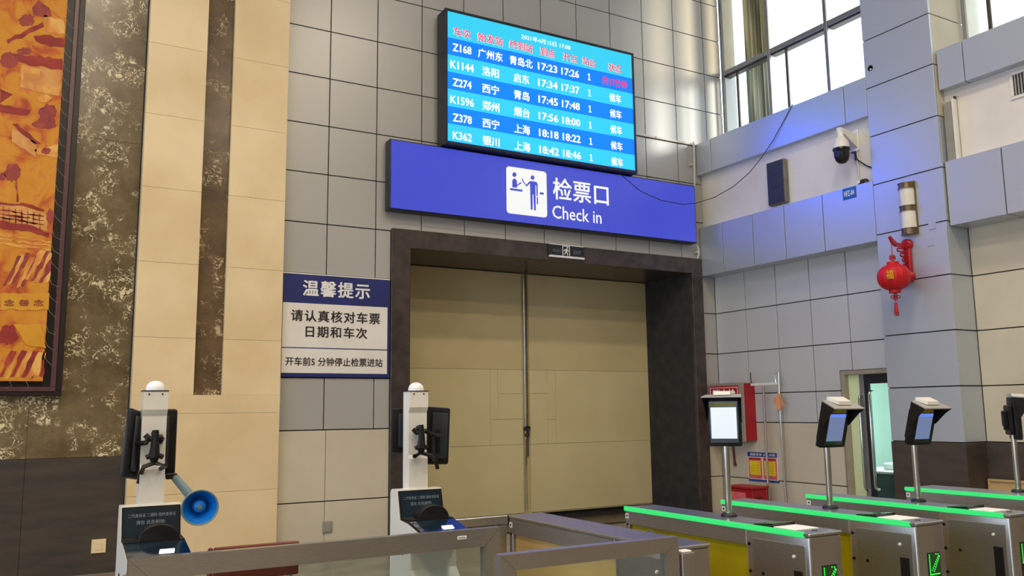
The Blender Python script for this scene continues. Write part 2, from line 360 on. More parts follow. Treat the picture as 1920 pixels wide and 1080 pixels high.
def film_mat():
    m, nt, b = base_mat('greenish_film_glass'); geo = nd(nt, 'ShaderNodeNewGeometry'); no = nd(nt, 'ShaderNodeTexNoise'); no.inputs['Scale'].default_value = 1.2; nt.links.new(geo.outputs['Position'], no.inputs['Vector'])
    mx = nd(nt, 'ShaderNodeMix', data_type='RGBA'); mx.inputs[6].default_value = c4(srgb(226, 230, 196)); mx.inputs[7].default_value = c4(srgb(216, 221, 186)); nt.links.new(no.outputs['Fac'], mx.inputs[0])
    nt.links.new(mx.outputs[2], b.inputs['Base Color']); b.inputs['Roughness'].default_value = 0.2
    tr = nd(nt, 'ShaderNodeBsdfTranslucent'); nt.links.new(mx.outputs[2], tr.inputs[0]); ms = nd(nt, 'ShaderNodeMixShader'); ms.inputs[0].default_value = 0.35
    out = nt.nodes['Material Output']; nt.links.new(b.outputs[0], ms.inputs[1]); nt.links.new(tr.outputs[0], ms.inputs[2]); nt.links.new(ms.outputs[0], out.inputs[0])
    return m
M['frost_glass'] = film_mat()
M['em_cyan'] = em('led_cyan', (0.03, 0.58, 4.8), 1.0, spec=0.05)
M['em_blue'] = em('led_blue', (0.0, 0.22, 4.4), 1.0, spec=0.05)
M['em_cyan_head'] = em('led_cyan_head', (0.03, 0.56, 0.80), 1.0, spec=0.05)
M['em_blue_first'] = em('led_blue_first', (0.0, 0.20, 0.90), 1.0, spec=0.05)
M['em_white'] = em('led_white', (0.95, 0.97, 1.0), 1.0)
M['em_pink'] = em('led_red', (0.85, 0.03, 0.18), 1.0, spec=0.05)
M['em_rose'] = em('led_rose', (0.80, 0.06, 0.13), 1.0, spec=0.05)
M['em_sign'] = em('sign_blue', (0.038, 0.054, 0.49), 1.0, rough=0.25)
M['em_signw'] = em('sign_white', (0.92, 0.92, 0.90), 0.85, rough=0.3)
M['em_green'] = em('strip_green', (0.02, 0.68, 0.15), 1.0)
M['em_dot'] = em('dot_green', (0.05, 1.0, 0.08), 1.0)
M['em_screen'] = em('terminal_screen', (0.66, 0.71, 0.73), 1.0, rough=0.15)
M['em_screen_blue'] = em('terminal_screen_dim', (0.12, 0.165, 0.30), 1.0, rough=0.15)
M['em_bar_blue'] = em('terminal_bar', (0.10, 0.2, 0.75), 1.0, rough=0.15)
M['em_spot'] = em('reader_light', (1.0, 1.0, 1.0), 4.0)
M['em_lamp'] = em('lamp_diffuser', (1.0, 0.86, 0.66), 2.0)
M['amber'] = pm('amber_print', srgb(150, 150, 40), srgb(130, 120, 30), 30, rough=0.5)
M['dim_text'] = pm('dim_text', srgb(120, 136, 150), srgb(108, 124, 138), 10, rough=0.5)
M['reader_blue'] = pm('reader_blue', srgb(14, 36, 52), srgb(10, 28, 42), 4, rough=0.1, coat=0.5)
M['dome_white'] = pm('dome_white', srgb(240, 240, 244), srgb(232, 232, 238), 5, rough=0.25)
# ================================================================== SETTING
D = 9.70          # face of the grey panels on the back wall
XP = 8.855        # face of pilaster and ledges on the right
XT = 9.118        # face of the lower panels on the right
XW = 8.955        # plaster between the ledges
XG = 9.46         # window frames
YP0, YP1 = 5.715, 6.612   # pilaster extent
XR2 = 9.245       # cream panels right of the pilaster
GAP = 0.0065

bm = B(); box(bm, -9, 13, -7, 11.2, -0.2, 0.0)
floor = struct(make('floor', bm, M['floor']), 'grey stone hall floor', 'floor')
bm = B(); box(bm, -9, 10.2, -7, 11.2, CEIL, CEIL+0.3)
ceiling = struct(make('ceiling', bm, M['ceiling']), 'white hall ceiling', 'ceiling')
for i, (lx, ly) in enumerate(HALL_LAMPS):
    bm = B(); box(bm, lx-0.6, lx+0.6, ly-0.3, ly+0.3, CEIL-0.12, CEIL, 0.01)
    t = struct(make('ceiling_lamp_box', bm, M['white']))
    t.name = 'ceiling_lamp_box'
    bm = B(); box(bm, lx-0.55, lx+0.55, ly-0.25, ly+0.25, CEIL-0.135, CEIL-0.12); make('diffuser', bm, M['em_lamp'], t)

# ---- the hall behind the camera: solid rear wall, glazed left side
bm = B(); box(bm, -9.3, -9, -7, 11.2, 0, 0.9); box(bm, -9.3, -9, -7, 11.2, 5.6, CEIL); struct(make('wall_far_left', bm, M['hall_wall']), 'glazed left side of the hall between parapet and upper wall', 'wall')
bm = B(); box(bm, -9.3, 10.2, -7.3, -7, 0, CEIL); struct(make('wall_rear', bm, M['hall_wall']), 'plain beige wall behind the camera', 'wall')
bm = B(); box(bm, 9.5, 9.8, -7, 1.62, 0, CEIL); struct(make('wall_right_rear', bm, M['hall_wall']), 'plain beige right wall beside the camera', 'wall')
# ---- back wall core (dark joints show between the panels)
bm = B()
box(bm, 1.0, 4.12, D+0.025, 11.0, 0, CEIL); box(bm, 8.64, 9.45, D+0.025, 11.0, 0, CEIL); box(bm, 4.12, 8.64, D+0.025, 11.0, 3.56, CEIL)
wall_back = struct(make('wall_back', bm, M['joint']), 'back wall clad in square silver grey panels above a ticket gate', 'wall')
cols = [2.50, 3.06, 3.664, 4.268, 4.872, 5.476, 6.08, 6.684, 7.283, 7.885, 8.494, 9.102, 9.455]
rows = [1.362, 1.955, 2.553, 3.154, 3.757, 4.359, 4.957, 5.556, 6.158, 6.772, 7.372, 7.974, 8.576, 9.18]
for i in range(len(cols)-1):
    for j in range(len(rows)-1):
        x0, x1, z0, z1 = cols[i]+GAP, cols[i+1]-GAP, rows[j]+GAP, rows[j+1]-GAP
        if z0 < 3.74 and x1 > 3.87:          # portal stands here
            if x0 < 3.85 and z1 < 3.79: x1 = 3.855
            elif z1 < 3.80: continue
        if x0 > 9.0 and z1 < 5.6: continue
        if 8.49 < x0 < 9.0 and z1 < 5.57: x1 = min(x1, 8.95)
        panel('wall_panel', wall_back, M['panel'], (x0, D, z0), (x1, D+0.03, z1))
# strip between portal and right wall, and the strip over the ledge
for z0, z1 in ((1.362, 1.757), (1.757, 2.362), (2.362, 2.970), (2.970, 3.53)):
    panel('wall_panel', wall_back, M['panel'], (8.862, D, z0+GAP), (9.116, D+0.03, z1-GAP))
for z0, z1 in ((0.02, 0.565), (0.565, 1.362)):
    panel('wall_panel', wall_back, M['cream'], (8.862, D, z0+GAP), (9.116, D+0.03, z1-GAP))
    panel('wall_panel', wall_back, M['cream'], (2.50+GAP, D, z0+GAP), (3.09-GAP/2, D+0.03, z1-GAP))
    panel('wall_panel', wall_back, M['cream'], (3.09+GAP/2, D, z0+GAP), (3.855, D+0.03, z1-GAP))

# ---- left marble wall
YM = 9.76
bm = B(); box(bm, -9, 1.1, YM+0.02, 11.0, 0, CEIL)
wall_left = struct(make('wall_left', bm, M['joint']), 'brown fleck marble wall over a dark granite base', 'wall')
mx = [-4.70, -3.50, -2.30, -1.10, 0.108, 1.06]
mz = [1.142, 2.80, 4.45, 6.10, 7.75, 9.25]
for i in range(5):
    for j in range(5):
        panel('marble_slab', wall_left, M['marble'], (mx[i]+0.001, YM, mz[j]+0.001), (mx[i+1]-0.001, YM+0.03, mz[j+1]-0.001), 0.001)
    panel('base_slab', wall_left, M['granite_base'], (mx[i]+0.001, YM-0.01, 0.0), (mx[i+1]-0.001, YM+0.03, 1.140), 0.002)

# ---- beige stone pillar with an inlaid dark strip
YB = 9.60
kB = YB/9.7
bx = [1.012, 1.632*kB, 1.925*kB, 2.555*kB]
bm = B(); box(bm, bx[0]+0.03, bx[3]-0.03, YB+0.071, 9.80, 0, CEIL)
wall_pillar = struct(make('wall_pillar', bm, M['joint']), 'beige stone pillar with a narrow dark marble inlay', 'pillar')
bz = [0.0, 0.74, 1.565, 2.355, 3.15, 3.955, 4.76, 5.56, 6.36, 7.16, 7.96, 9.25]
zs = 1.757
panel('return_slab', wall_pillar, M['beige'], (bx[0], YB+0.0705, 0), (bx[0]+0.03, YM-0.002, 9.25), 0.0)
panel('return_slab', wall_pillar, M['beige'], (bx[3]-0.03, YB+0.0705, 0), (bx[3], D-0.002, 9.25), 0.0)
for j in range(len(bz)-1):
    z0, z1 = bz[j]+0.0012, bz[j+1]-0.0012
    if bz[j+1] <= 1.6:
        panel('stone_slab', wall_pillar, M['beige'], (bx[0], YB, z0), (bx[3], YB+0.07, z1), 0.0015)
    else:
        lo = z0
        if bz[j] < zs:
            panel('stone_slab', wall_pillar, M['beige'], (bx[0], YB, z0), (bx[3], YB+0.07, zs), 0.0)
            lo = zs
        panel('stone_slab', wall_pillar, M['beige'], (bx[0], YB, lo), (bx[1], YB+0.07, z1), 0.0015)
        panel('stone_slab', wall_pillar, M['beige'], (bx[2], YB, lo), (bx[3], YB+0.07, z1), 0.0015)
for z0, z1 in ((zs, 4.0), (4.0, 6.4), (6.4, 9.25)):
    panel('inlay_slab', wall_pillar, M['marble_strip'], (bx[1]+0.0005, YB+0.05, z0), (bx[2]-0.0005, YB+0.07, z1-0.0015), 0.0)

# ---- dark granite portal
YF = 9.66
xl0, xl1, xr0, xr1, zt0, zt1, YD = 3.860, 4.108, 8.645, 8.850, 3.557, 3.787, 10.77
portal = bpy.data.objects.new('trim_1', None); COL.objects.link(portal); portal.location = ((xl0+xr1)/2, YF, 0)
struct(portal, 'dark granite surround of the tall gateway', 'door surround')
def slab(nm, lo, hi): return panel(nm, portal, M['granite'], lo, hi, 0.004)
slab('jamb_face', (xl0, YF, 0), (xl1, YF+0.09, zt1)); slab('jamb_face', (xr0, YF, 0), (xr1, YF+0.09, zt0))
slab('lintel_face', (xl1, YF, zt0), (6.30, YF+0.09, zt1)); slab('lintel_face', (6.303, YF, zt0), (xr1, YF+0.09, zt1))
for z0, z1 in ((0.0, 1.75), (1.753, zt0)):
    slab('reveal_slab', (xl1-0.04, YF+0.092, z0), (xl1, 10.99, z1)); slab('reveal_slab', (xr0, YF+0.092, z0), (xr0+0.04, 10.99, z1))
slab('soffit_slab', (xl1, YF+0.092, zt0), (6.30, 10.99, zt0+0.04)); slab('soffit_slab', (6.303, YF+0.092, zt0), (xr0, 10.99, zt0+0.04))
slab('threshold', (xl1, YF+0.2, 0.0), (xr0, 10.9, 0.02))

# ---- the tall double door of sheet panels
door = bpy.data.objects.new('door_1', None); COL.objects.link(door); door.location = (6.38, YD, 0)
struct(door, 'tall closed double door faced with khaki sheets', 'door')
def leaf(x0, x1, pieces):
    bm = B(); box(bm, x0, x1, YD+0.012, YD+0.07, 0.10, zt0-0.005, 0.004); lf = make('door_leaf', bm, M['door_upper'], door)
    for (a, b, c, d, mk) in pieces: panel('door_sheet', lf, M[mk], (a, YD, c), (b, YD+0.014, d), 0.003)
    return lf
xm0, xm1 = 6.335, 6.455
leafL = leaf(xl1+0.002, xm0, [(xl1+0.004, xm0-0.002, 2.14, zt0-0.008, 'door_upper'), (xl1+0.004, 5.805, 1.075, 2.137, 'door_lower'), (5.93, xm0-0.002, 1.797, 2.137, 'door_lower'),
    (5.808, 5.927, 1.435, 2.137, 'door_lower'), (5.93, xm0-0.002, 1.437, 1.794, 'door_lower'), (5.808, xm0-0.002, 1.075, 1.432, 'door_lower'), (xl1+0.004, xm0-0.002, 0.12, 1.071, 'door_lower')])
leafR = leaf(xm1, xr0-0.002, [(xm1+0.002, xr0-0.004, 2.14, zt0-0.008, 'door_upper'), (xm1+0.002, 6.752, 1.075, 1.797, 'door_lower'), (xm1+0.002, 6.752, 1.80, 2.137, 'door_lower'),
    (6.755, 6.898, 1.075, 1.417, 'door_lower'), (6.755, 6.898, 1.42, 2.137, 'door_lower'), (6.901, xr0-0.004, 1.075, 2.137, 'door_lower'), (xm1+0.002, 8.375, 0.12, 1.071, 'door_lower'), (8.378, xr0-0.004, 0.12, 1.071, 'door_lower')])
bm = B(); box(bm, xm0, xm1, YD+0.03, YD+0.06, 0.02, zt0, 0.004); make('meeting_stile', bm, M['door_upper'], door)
bm = B(); cyl(bm, (6.378, YD+0.005, 0.15), (6.378, YD+0.005, zt0-0.01), 0.012, seg=10); make('bolt_rod', bm, M['chrome'], door, True)
bm = B(); cyl(bm, (6.418, YD+0.008, 0.9), (6.418, YD+0.008, zt0-0.01), 0.008, seg=8); make('bolt_rod', bm, M['win_dark'], door, True)
bm = B(); box(bm, 6.372, 6.386, YD-0.01, YD+0.0, 0.78, 1.15); make('rod_gap', bm, M['win_dark'], door)
bm = B()
for zz, r in ((1.30, 0.045), (1.21, 0.03)):
    tube(bm, [(6.385+r*math.cos(a), YD-0.025, zz+r*0.6*math.sin(a)) for a in [k*math.pi/6 for k in range(12)]], 0.012, 6, True)
for k in range(5): box(bm, 6.335+k*0.022, 6.352+k*0.022, YD-0.03, YD-0.008, 1.275, 1.325, 0.004)
make('chain_lock', bm, M['dark_metal'], door)
bm = B(); box(bm, xl1, xr0, YD+0.075, 10.98, 0.0, zt0); struct(make('door_backing', bm, M['joint'])).parent = None
bpy.data.objects['door_backing'].name = 'wall_behind_door'

# ================================================================== RIGHT WALL
bm = B()
box(bm, XT+0.025, 9.42, YP1-0.02, 7.0, 2.02, 3.9); box(bm, XT+0.025, 9.42, 7.0, 7.49, 2.02, 3.9); box(bm, XT+0.025, 9.42, 7.49, D+0.02, 0, 3.9)
box(bm, XT+0.025, 9.42, YP1-0.02, D+0.02, 3.9, 5.56)
box(bm, XG-0.05, XG+0.35, 5.6, D+0.02, 9.15, CEIL)
wall_right = struct(make('wall_right', bm, M['joint']), 'right wall clad in grey panels below a blue lit ledge', 'wall')
ty = [9.70, 9.08, 8.489, 7.897, 7.299, YP1]
tz = [1.352, 1.757, 2.362, 2.970, 3.54]
for i in range(5):
    for j in range(4):
        y1, y0, z0, z1 = ty[i]-GAP, ty[i+1]+GAP, tz[j]+GAP, tz[j+1]-GAP
        if j <= 1 and i >= 3:               # the glass door stands here
            if j == 0: 
                if i == 3: y0 = 7.505
                else: continue
            else:
                if i == 3: panel('wall_panel', wall_right, M['panel_tile'], (XT, 7.505, z0), (XT+0.03, y1, z1))
                z0 = 2.015
                if i == 3: y1 = 7.505
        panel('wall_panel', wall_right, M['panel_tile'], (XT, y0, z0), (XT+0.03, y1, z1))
for z0, z1 in ((0.02, 0.562), (0.562, 1.352)):
    for y0, y1 in ((7.505, 8.489), (8.489, 9.70)):
        panel('wall_panel', wall_right, M['cream'], (XT, y0+GAP, z0+GAP), (XT+0.03, y1-GAP, z1-GAP))
bm = B(); box(bm, XW, XW+0.2, YP1-0.01, D+0.02, 4.20, 5.12); make('plaster_band', bm, M['plaster'], wall_right)
# ledges left of the pilaster
def ledge(nm, X, seams, z0, z1, depth, mat, lab):
    r = bpy.data.objects.new(nm, None); COL.objects.link(r); r.location = (X, (seams[0]+seams[-1])/2, z0); struct(r, lab, 'ledge')
    bm = B(); box(bm, X+0.02, X+depth, seams[-1]+0.002, seams[0]-0.002, z0+0.012, z1-0.01); make('ledge_core', bm, M['joint'], r)
    for i in range(len(seams)-1):
        a, b = seams[i]-GAP, seams[i+1]+GAP
        panel('ledge_panel', r, mat, (X, b, z0), (X+0.025, a, z1))
        panel('ledge_underside', r, mat, (X+0.026, b, z0), (X+depth, a, z0+0.012), 0.0)
        panel('ledge_top', r, mat, (X+0.026, b, z1-0.012), (X+depth, a, z1), 0.0)
    return r
ledge('trim_2', XP, [9.695, 9.213, 8.607, 8.026, 7.381, YP1], 3.525, 4.265, 0.28, M['panel_side'], 'lower grey metal ledge between back wall and pilaster')
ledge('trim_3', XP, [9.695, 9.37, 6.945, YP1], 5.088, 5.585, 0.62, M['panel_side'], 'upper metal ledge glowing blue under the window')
# pilaster
bm = B(); box(bm, XP+0.025, 9.44, YP0+0.025, YP1-0.002, 1.15, CEIL)
pil = struct(make('wall_pilaster', bm, M['joint']), 'grey panelled pilaster on a dark granite plinth', 'pilaster')
pz = [1.155, 1.764, 2.375, 2.991, 3.592, 4.207, 4.808, 5.422, 6.035, 6.645, 7.255, 7.865, 8.475, 9.2]
for j in range(len(pz)-1):
    z0, z1 = pz[j]+GAP, pz[j+1]-GAP
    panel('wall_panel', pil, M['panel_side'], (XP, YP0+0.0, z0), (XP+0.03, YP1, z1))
    xe = XR2 if z1 < 3.6 else (9.06 if z1 < 5.1 else 9.50)
    panel('return_panel', pil, M['panel_side'] if z1 < 5.3 else M['cream'], (XP+0.031, YP0, z0), (xe, YP0+0.028, z1))
panel('plinth_slab', pil, M['granite_base'], (XP-0.012, YP0-0.012, 0), (9.44, YP1+0.002, 1.152), 0.004)
bm = B(); lathe(bm, [(0.0, 0.0), (0.026, 0.0), (0.034, -0.006), (0.036, 0.0)], (XP-0.002, 6.528, 5.665), 20, 'X'); make('cable_hole', bm, M['black'], pil, True)
bm = B(); lathe(bm, [(0.0, -0.004), (0.012, -0.003), (0.012, 0.0)], (XP-0.003, 6.523, 5.650), 14, 'X'); make('hole_plug', bm, M['white'], pil, True)
for (u, v) in ((1748, 422), (1745, 453)):
    c = PX(u, v, XP); panel('cover_tab', pil, M['panel_side'], (XP-0.008, c.y-0.045, c.z-0.05), (XP, c.y+0.045, c.z+0.05), 0.003)
# bay right of the pilaster
bm = B(); box(bm, XR2+0.025, 9.5, 0.0, YP0, 0, 3.7); box(bm, 9.06, 9.5, 0.0, YP0, 3.7, 5.56); box(bm, XG-0.02, XG+0.35, 0.0, YP0, 9.15, CEIL)
bay = struct(make('wall_right_bay', bm, M['joint']), 'cream panelled wall bay to the right of the pilaster', 'wall')
by = [YP0, 4.49, 3.27, 2.05, 0.8]
for i in range(4):
    for j, (z0, z1) in enumerate(((1.155, 1.764), (1.764, 2.375), (2.375, 2.991), (2.991, 3.56))):
        panel('wall_panel', bay, M['cream'], (XR2, by[i+1]+GAP, z0+GAP), (XR2+0.03, by[i]-GAP, z1-GAP))
    panel('base_slab', bay, M['granite_base'], (XR2-0.03, by[i+1]+0.002, 0), (XR2+0.03, by[i]-0.002, 1.150), 0.004)
bm = B(); box(bm, 9.02, 9.08, 0.0, YP0, 4.2, 5.13); make('plaster_band', bm, M['plaster'], bay)
ledge('trim_4', 8.90, [5.705, 5.063, 3.85, 2.6, 1.3], 3.535, 4.265, 0.36, M['panel_side'], 'lower grey metal ledge right of the pilaster')
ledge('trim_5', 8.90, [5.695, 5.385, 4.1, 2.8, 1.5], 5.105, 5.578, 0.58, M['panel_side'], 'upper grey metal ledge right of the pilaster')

# ---- windows
def bar(nm, parent, mat, x0, x1, y0, y1, z0, z1, bev=0.004):
    bm = B(); box(bm, x0, x1, y0, y1, z0, z1, bev); return make(nm, bm, mat, parent)
WT = 9.15
def window(nm, ys, transom, lab, curtain=True):
    r = bpy.data.objects.new(nm, None); COL.objects.link(r); r.location = (XG, (ys[0]+ys[-1])/2, 5.585); struct(r, lab, 'window')
    for k, y in enumerate(ys):
        w = 0.055
        y0, y1 = (y-w, y) if k == 0 else ((y, y+w) if k == len(ys)-1 else (y-w/2, y+w/2))
        bar('mullion', r, M['win_metal'], XG, XG+0.03, y0, y1, 5.58, WT)
        bar('mullion_core', r, M['win_white'], XG+0.031, XG+0.27, y0+0.004, y1-0.004, 5.58, WT)
    for k in range(len(ys)-1):
        a, b = ys[k+1]+0.03, ys[k]-0.03
        bar('transom', r, M['win_metal'], XG-0.005, XG+0.03, a, b, transom-0.035, transom+0.035)
        bar('transom_core', r, M['win_dark'], XG+0.031, XG+0.15, a, b, transom-0.06, transom-0.0)
        bar('pane', r, M['film_pane'], XG+0.032, XG+0.038, a, b, transom+0.03, WT, 0)
        bar('sill_bar', r, M['win_metal'], XG, XG+0.12, a, b, 5.58, 5.62)
        yc = b-0.28 if k < 2 else a+0.20
        bar('sash_stile', r, M['win_dark'], XG+0.03, XG+0.06, yc-0.02, yc+0.02, 5.62, transom-0.06)
        bar('pane', r, M['pane_glass'], XG+0.045, XG+0.051, a, yc, 5.62, transom-0.06, 0)
        bar('pane', r, M['pane_glass'], XG+0.032, XG+0.038, yc, b, 5.62, transom-0.06, 0)
    return r
window('window_1', [9.695, 8.70, 7.645, 6.62], 6.83, 'bright gridded window above the blue ledge left of the pilaster')
window('window_2', [5.70, 4.2, 2.9, 1.6], 7.2, 'overexposed window above the ledge right of the pilaster')
# ---- curtain behind the first pane
def curtain(y0, y1, X, z0, z1, lab, ph):
    bm = B(); n = 80; lo = []; hi = []
    for k in range(n+1):
        t = k/n; y = y0+(y1-y0)*t; x = X + 0.045*math.sin(t*42+ph) + 0.02*math.sin(t*91+ph*2)
        lo.append(bm.verts.new((x, y, z0))); hi.append(bm.verts.new((x+0.01*math.sin(k), y+0.015*math.sin(k*0.7), z1)))
    for k in range(n): bm.faces.new((lo[k], lo[k+1], hi[k+1], hi[k]))
    o = make('curtain', bm, M['curtain'], None, True, at=(X, (y0+y1)/2, z0)); s = o.modifiers.new('thick', 'SOLIDIFY'); s.thickness = 0.006
    return tag(o, lab, 'curtain')
curtain(8.95, 9.45, XG+0.36, 5.60, 9.1, 'grey green folded curtain behind the leftmost window pane', 0.4)
bl_ = thing('added_blind', 'added white translucent blind holding the sun off the screen, behind the right window', 'blind', (XG+0.32, 3.6, 5.6))  # blind added to keep the sun from reaching the timetable screen
bm = B(); box(bm, XG+0.315, XG+0.32, 1.6, 5.60, 5.62, 9.1); make('added_blind_sheet', bm, M['blind'], bl_)
bm = B(); box(bm, XG+0.305, XG+0.33, 1.6, 5.60, 5.595, 5.62, 0.004); make('bottom_rail', bm, M['win_white'], bl_)
# outer reveal and what lies outside
bd = thing('outside_building', 'pale building facade with a cornice seen through the window', 'building', (14.5, 13, 0))
bm = B(); box(bm, 14.5, 16.0, 12.2, 22, 0, 7.9); make('facade_wall', bm, M['facade'], bd)
bm = B(); box(bm, 14.2, 14.6, 12.0, 22, 7.9, 8.2, 0.05); box(bm, 14.3, 14.6, 12.1, 22, 7.6, 7.7, 0.02); make('cornice', bm, M['facade'], bd)
bm = B(); box(bm, 14.44, 14.5, 12.9, 14.2, 5.5, 7.6); make('brick_infill', bm, M['facade_brick'], bd)
# ---- glass door on the right wall and the lit office behind it
gd = bpy.data.objects.new('door_2', None); COL.objects.link(gd); gd.location = (9.2, 7.05, 0); struct(gd, 'steel framed glass door with long tubular handles', 'door')
XD = 9.20
bar('door_frame', gd, M['door_frame'], XD-0.07, XD+0.06, 7.44, 7.50, 0, 2.01)
bar('door_frame', gd, M['door_frame'], XD-0.07, XD+0.06, 6.62, 7.44, 1.955, 2.012)
bar('film_glass', gd, M['frost_glass'], XD+0.0, XD+0.012, 7.265, 7.44, 0.02, 1.953, 0)
bar('door_stile', gd, M['win_metal'], XD-0.02, XD+0.03, 7.20, 7.265, 0.02, 1.953)
bar('door_stile', gd, M['dark_metal'], XD-0.015, XD+0.03, 7.135, 7.196, 0.02, 1.953)
bar('door_rail', gd, M['dark_metal'], XD-0.01, XD+0.03, 6.62, 7.135, 1.835, 1.953)
bar('door_pane', gd, M['door_glass'], XD+0.005, XD+0.015, 6.62, 7.135, 0.10, 1.835, 0)
bar('door_rail', gd, M['dark_metal'], XD-0.01, XD+0.03, 6.62, 7.135, 0.02, 0.10)
def handle(y, z0, z1, out):
    X0 = XD-0.015; xo = X0-out; r = 0.05
    pts = [(X0, y, z0), (xo+r, y, z0), (xo+0.012, y, z0+0.015), (xo, y, z0+r), (xo, y, z1-r), (xo+0.012, y, z1-0.015), (xo+r, y, z1), (X0, y, z1)]
    bm = B(); tube(bm, pts, 0.016, 10); make('pull_handle', bm, M['chrome'], gd, True)
handle(7.235, 0.53, 1.70, 0.06); handle(7.08, 0.55, 1.74, 0.07)
bm = B()
box(bm, 9.45, 12.6, 5.75, 5.8, 0, 2.6); box(bm, 9.45, 12.6, 9.2, 9.25, 0, 2.6); box(bm, 12.6, 12.65, 5.75, 9.25, 0, 2.6); box(bm, 9.43, 12.6, 5.8, 9.2, 2.6, 2.65)
struct(make('wall_office', bm, M['mint']), 'mint white walls of the office behind the glass door', 'wall')
area('office_lamp_light', (11.0, 7.4, 2.55), 1.2, 0.3, 62, (0.9, 1.0, 0.97))
ct = thing('office_counter', 'grey office counter seen through the glass door', 'counter', (10.9, 7.3, 0))
bm = B(); box(bm, 10.6, 11.3, 6.2, 8.6, 0, 0.62, 0.02); make('counter_body', bm, M['counter'], ct)
bm = B(); box(bm, 10.55, 11.35, 6.15, 8.65, 0.62, 0.66, 0.01); make('counter_top', bm, M['paper'], ct)
for i, (y, z, w) in enumerate(((8.05, 0.66, 0.32), (7.75, 0.66, 0.26))):
    bm = B(); box(bm, 10.75, 11.05, y-w/2, y+w/2, z, z+0.10-0.04*i, 0.02); tag(make('paper_bundle', bm, M['paper'], None, at=(10.9, y, z)), ['taller white paper bundle on the office counter', 'flatter white paper bundle on the office counter'][i], 'paper')

# ================================================================== LED TIMETABLE AND SIGN BOX
EX, EZ, EYN = Vector((1, 0, 0)), Vector((0, 0, 1)), Vector((0, -1, 0))
YS = 9.42
sx0, sx1, sz0, sz1 = 4.462, 7.482, 4.873, 6.678
led = thing('timetable_screen', 'large LED train timetable in cyan and blue stripes above the sign', 'display', ((sx0+sx1)/2, 9.6, sz0))
bm = B(); box(bm, sx0, sx1, YS+0.03, 9.66, sz0, sz1, 0.01); make('cabinet', bm, M['dark_metal'], led)
fr = 0.035
for (a, b, c, d) in ((sx0, sx1, sz1-fr, sz1), (sx0, sx1, sz0, sz0+fr+0.01), (sx0, sx0+fr, sz0+fr+0.01, sz1-fr), (sx1-fr, sx1, sz0+fr+0.01, sz1-fr)):
    bm = B(); box(bm, a, b, YS-0.012, YS+0.03, c, d, 0.004); make('bezel', bm, M['dark_metal'], led)
for x in (4.7, 6.0, 7.2):
    bm = B(); box(bm, x-0.04, x+0.04, 9.655, D, 5.3, 6.2); make('wall_bracket', bm, M['dark_metal'], led)
ax0, ax1, az0, az1 = sx0+fr, sx1-fr, sz0+fr+0.01, sz1-fr
hz = az1-0.205*(az1-az0); rh = (hz-az0)/6
bands = [(hz, az1, 'em_cyan_head')] + [(hz-(k+1)*rh, hz-k*rh, 'em_blue_first' if k == 0 else ('em_blue' if k % 2 == 0 else 'em_cyan')) for k in range(6)]
for (c, d, mk) in bands:
    bm = B(); box(bm, ax0, ax1, YS, YS+0.028, c, d); make('row_band', bm, M[mk], led)
OT = (0, YS-0.003, 0)
def stext(s, uc, zc, wfrac, h, mk, bold=0.02, fwd=0.0):
    cx = sx0 + uc*(sx1-sx0); w = wfrac*(sx1-sx0)
    text('lettering', s, M[mk], led, (0, OT[1]-fwd, 0), EX, EZ, cx-w/2, cx+w/2, zc-h/2, zc+h/2, bold)
ucol = [0.080, 0.217, 0.372, 0.510, 0.632, 0.737, 0.884]
for s, u, w in zip(['车次', '始发站', '终到站', '到点', '开点', '站台', '状态'], ucol, [0.082, 0.125, 0.12, 0.078, 0.078, 0.075, 0.073]):
    stext(s, u, 6.388, w*1.04, 0.130, 'em_white', 0.05, 0.0)
    stext(s, u, 6.388, w, 0.125, 'em_rose', 0.022, 0.004)
stext('2021年4月15日 17:08', 0.505, 6.535, 0.262, 0.075, 'em_white', 0.015)
T = [('Z168', '广州东', '青岛北', '17:23', '17:26', '1', '约17分钟'), ('K1144', '洛阳', '启东', '17:34', '17:37', '1', '候车'), ('Z274', '西宁', '青岛', '17:45', '17:48', '1', '候车'),
     ('K1596', '郑州', '烟台', '17:56', '18:00', '1', '候车'), ('Z378', '西宁', '上海', '18:18', '18:22', '1', '候车'), ('K362', '银川', '上海', '18:42', '18:46', '1', '候车')]
for k, row in enumerate(T):
    zc = 6.170 - k*(6.170-5.002)/5
    for c, s in enumerate(row):
        cjk = c in (1, 2, 6)
        w = {0: 0.09 if len(s) == 4 else 0.112, 1: 0.038*len(s)+0.008, 2: 0.038*len(s)+0.005, 3: 0.104, 4: 0.098, 5: 0.014, 6: 0.068}[c]
        if s == '约17分钟': w = 0.145
        if c == 5:
            q = [(-0.022, -0.05), (0.024, -0.05), (0.024, -0.036), (0.009, -0.036), (0.009, 0.05), (-0.004, 0.05), (-0.022, 0.038), (-0.022, 0.024), (-0.008, 0.030), (-0.008, -0.036), (-0.022, -0.036)]
            cx = sx0+ucol[5]*(sx1-sx0)
            plane_poly('lettering', [(cx+a, zc+b) for a, b in q], M['em_white'], led, OT, EX, EZ, 0.001); continue
        stext(s, ucol[c], zc, w, 0.128 if cjk else 0.108, 'em_pink' if s.startswith('约') else 'em_white', 0.032 if not cjk else 0.03)

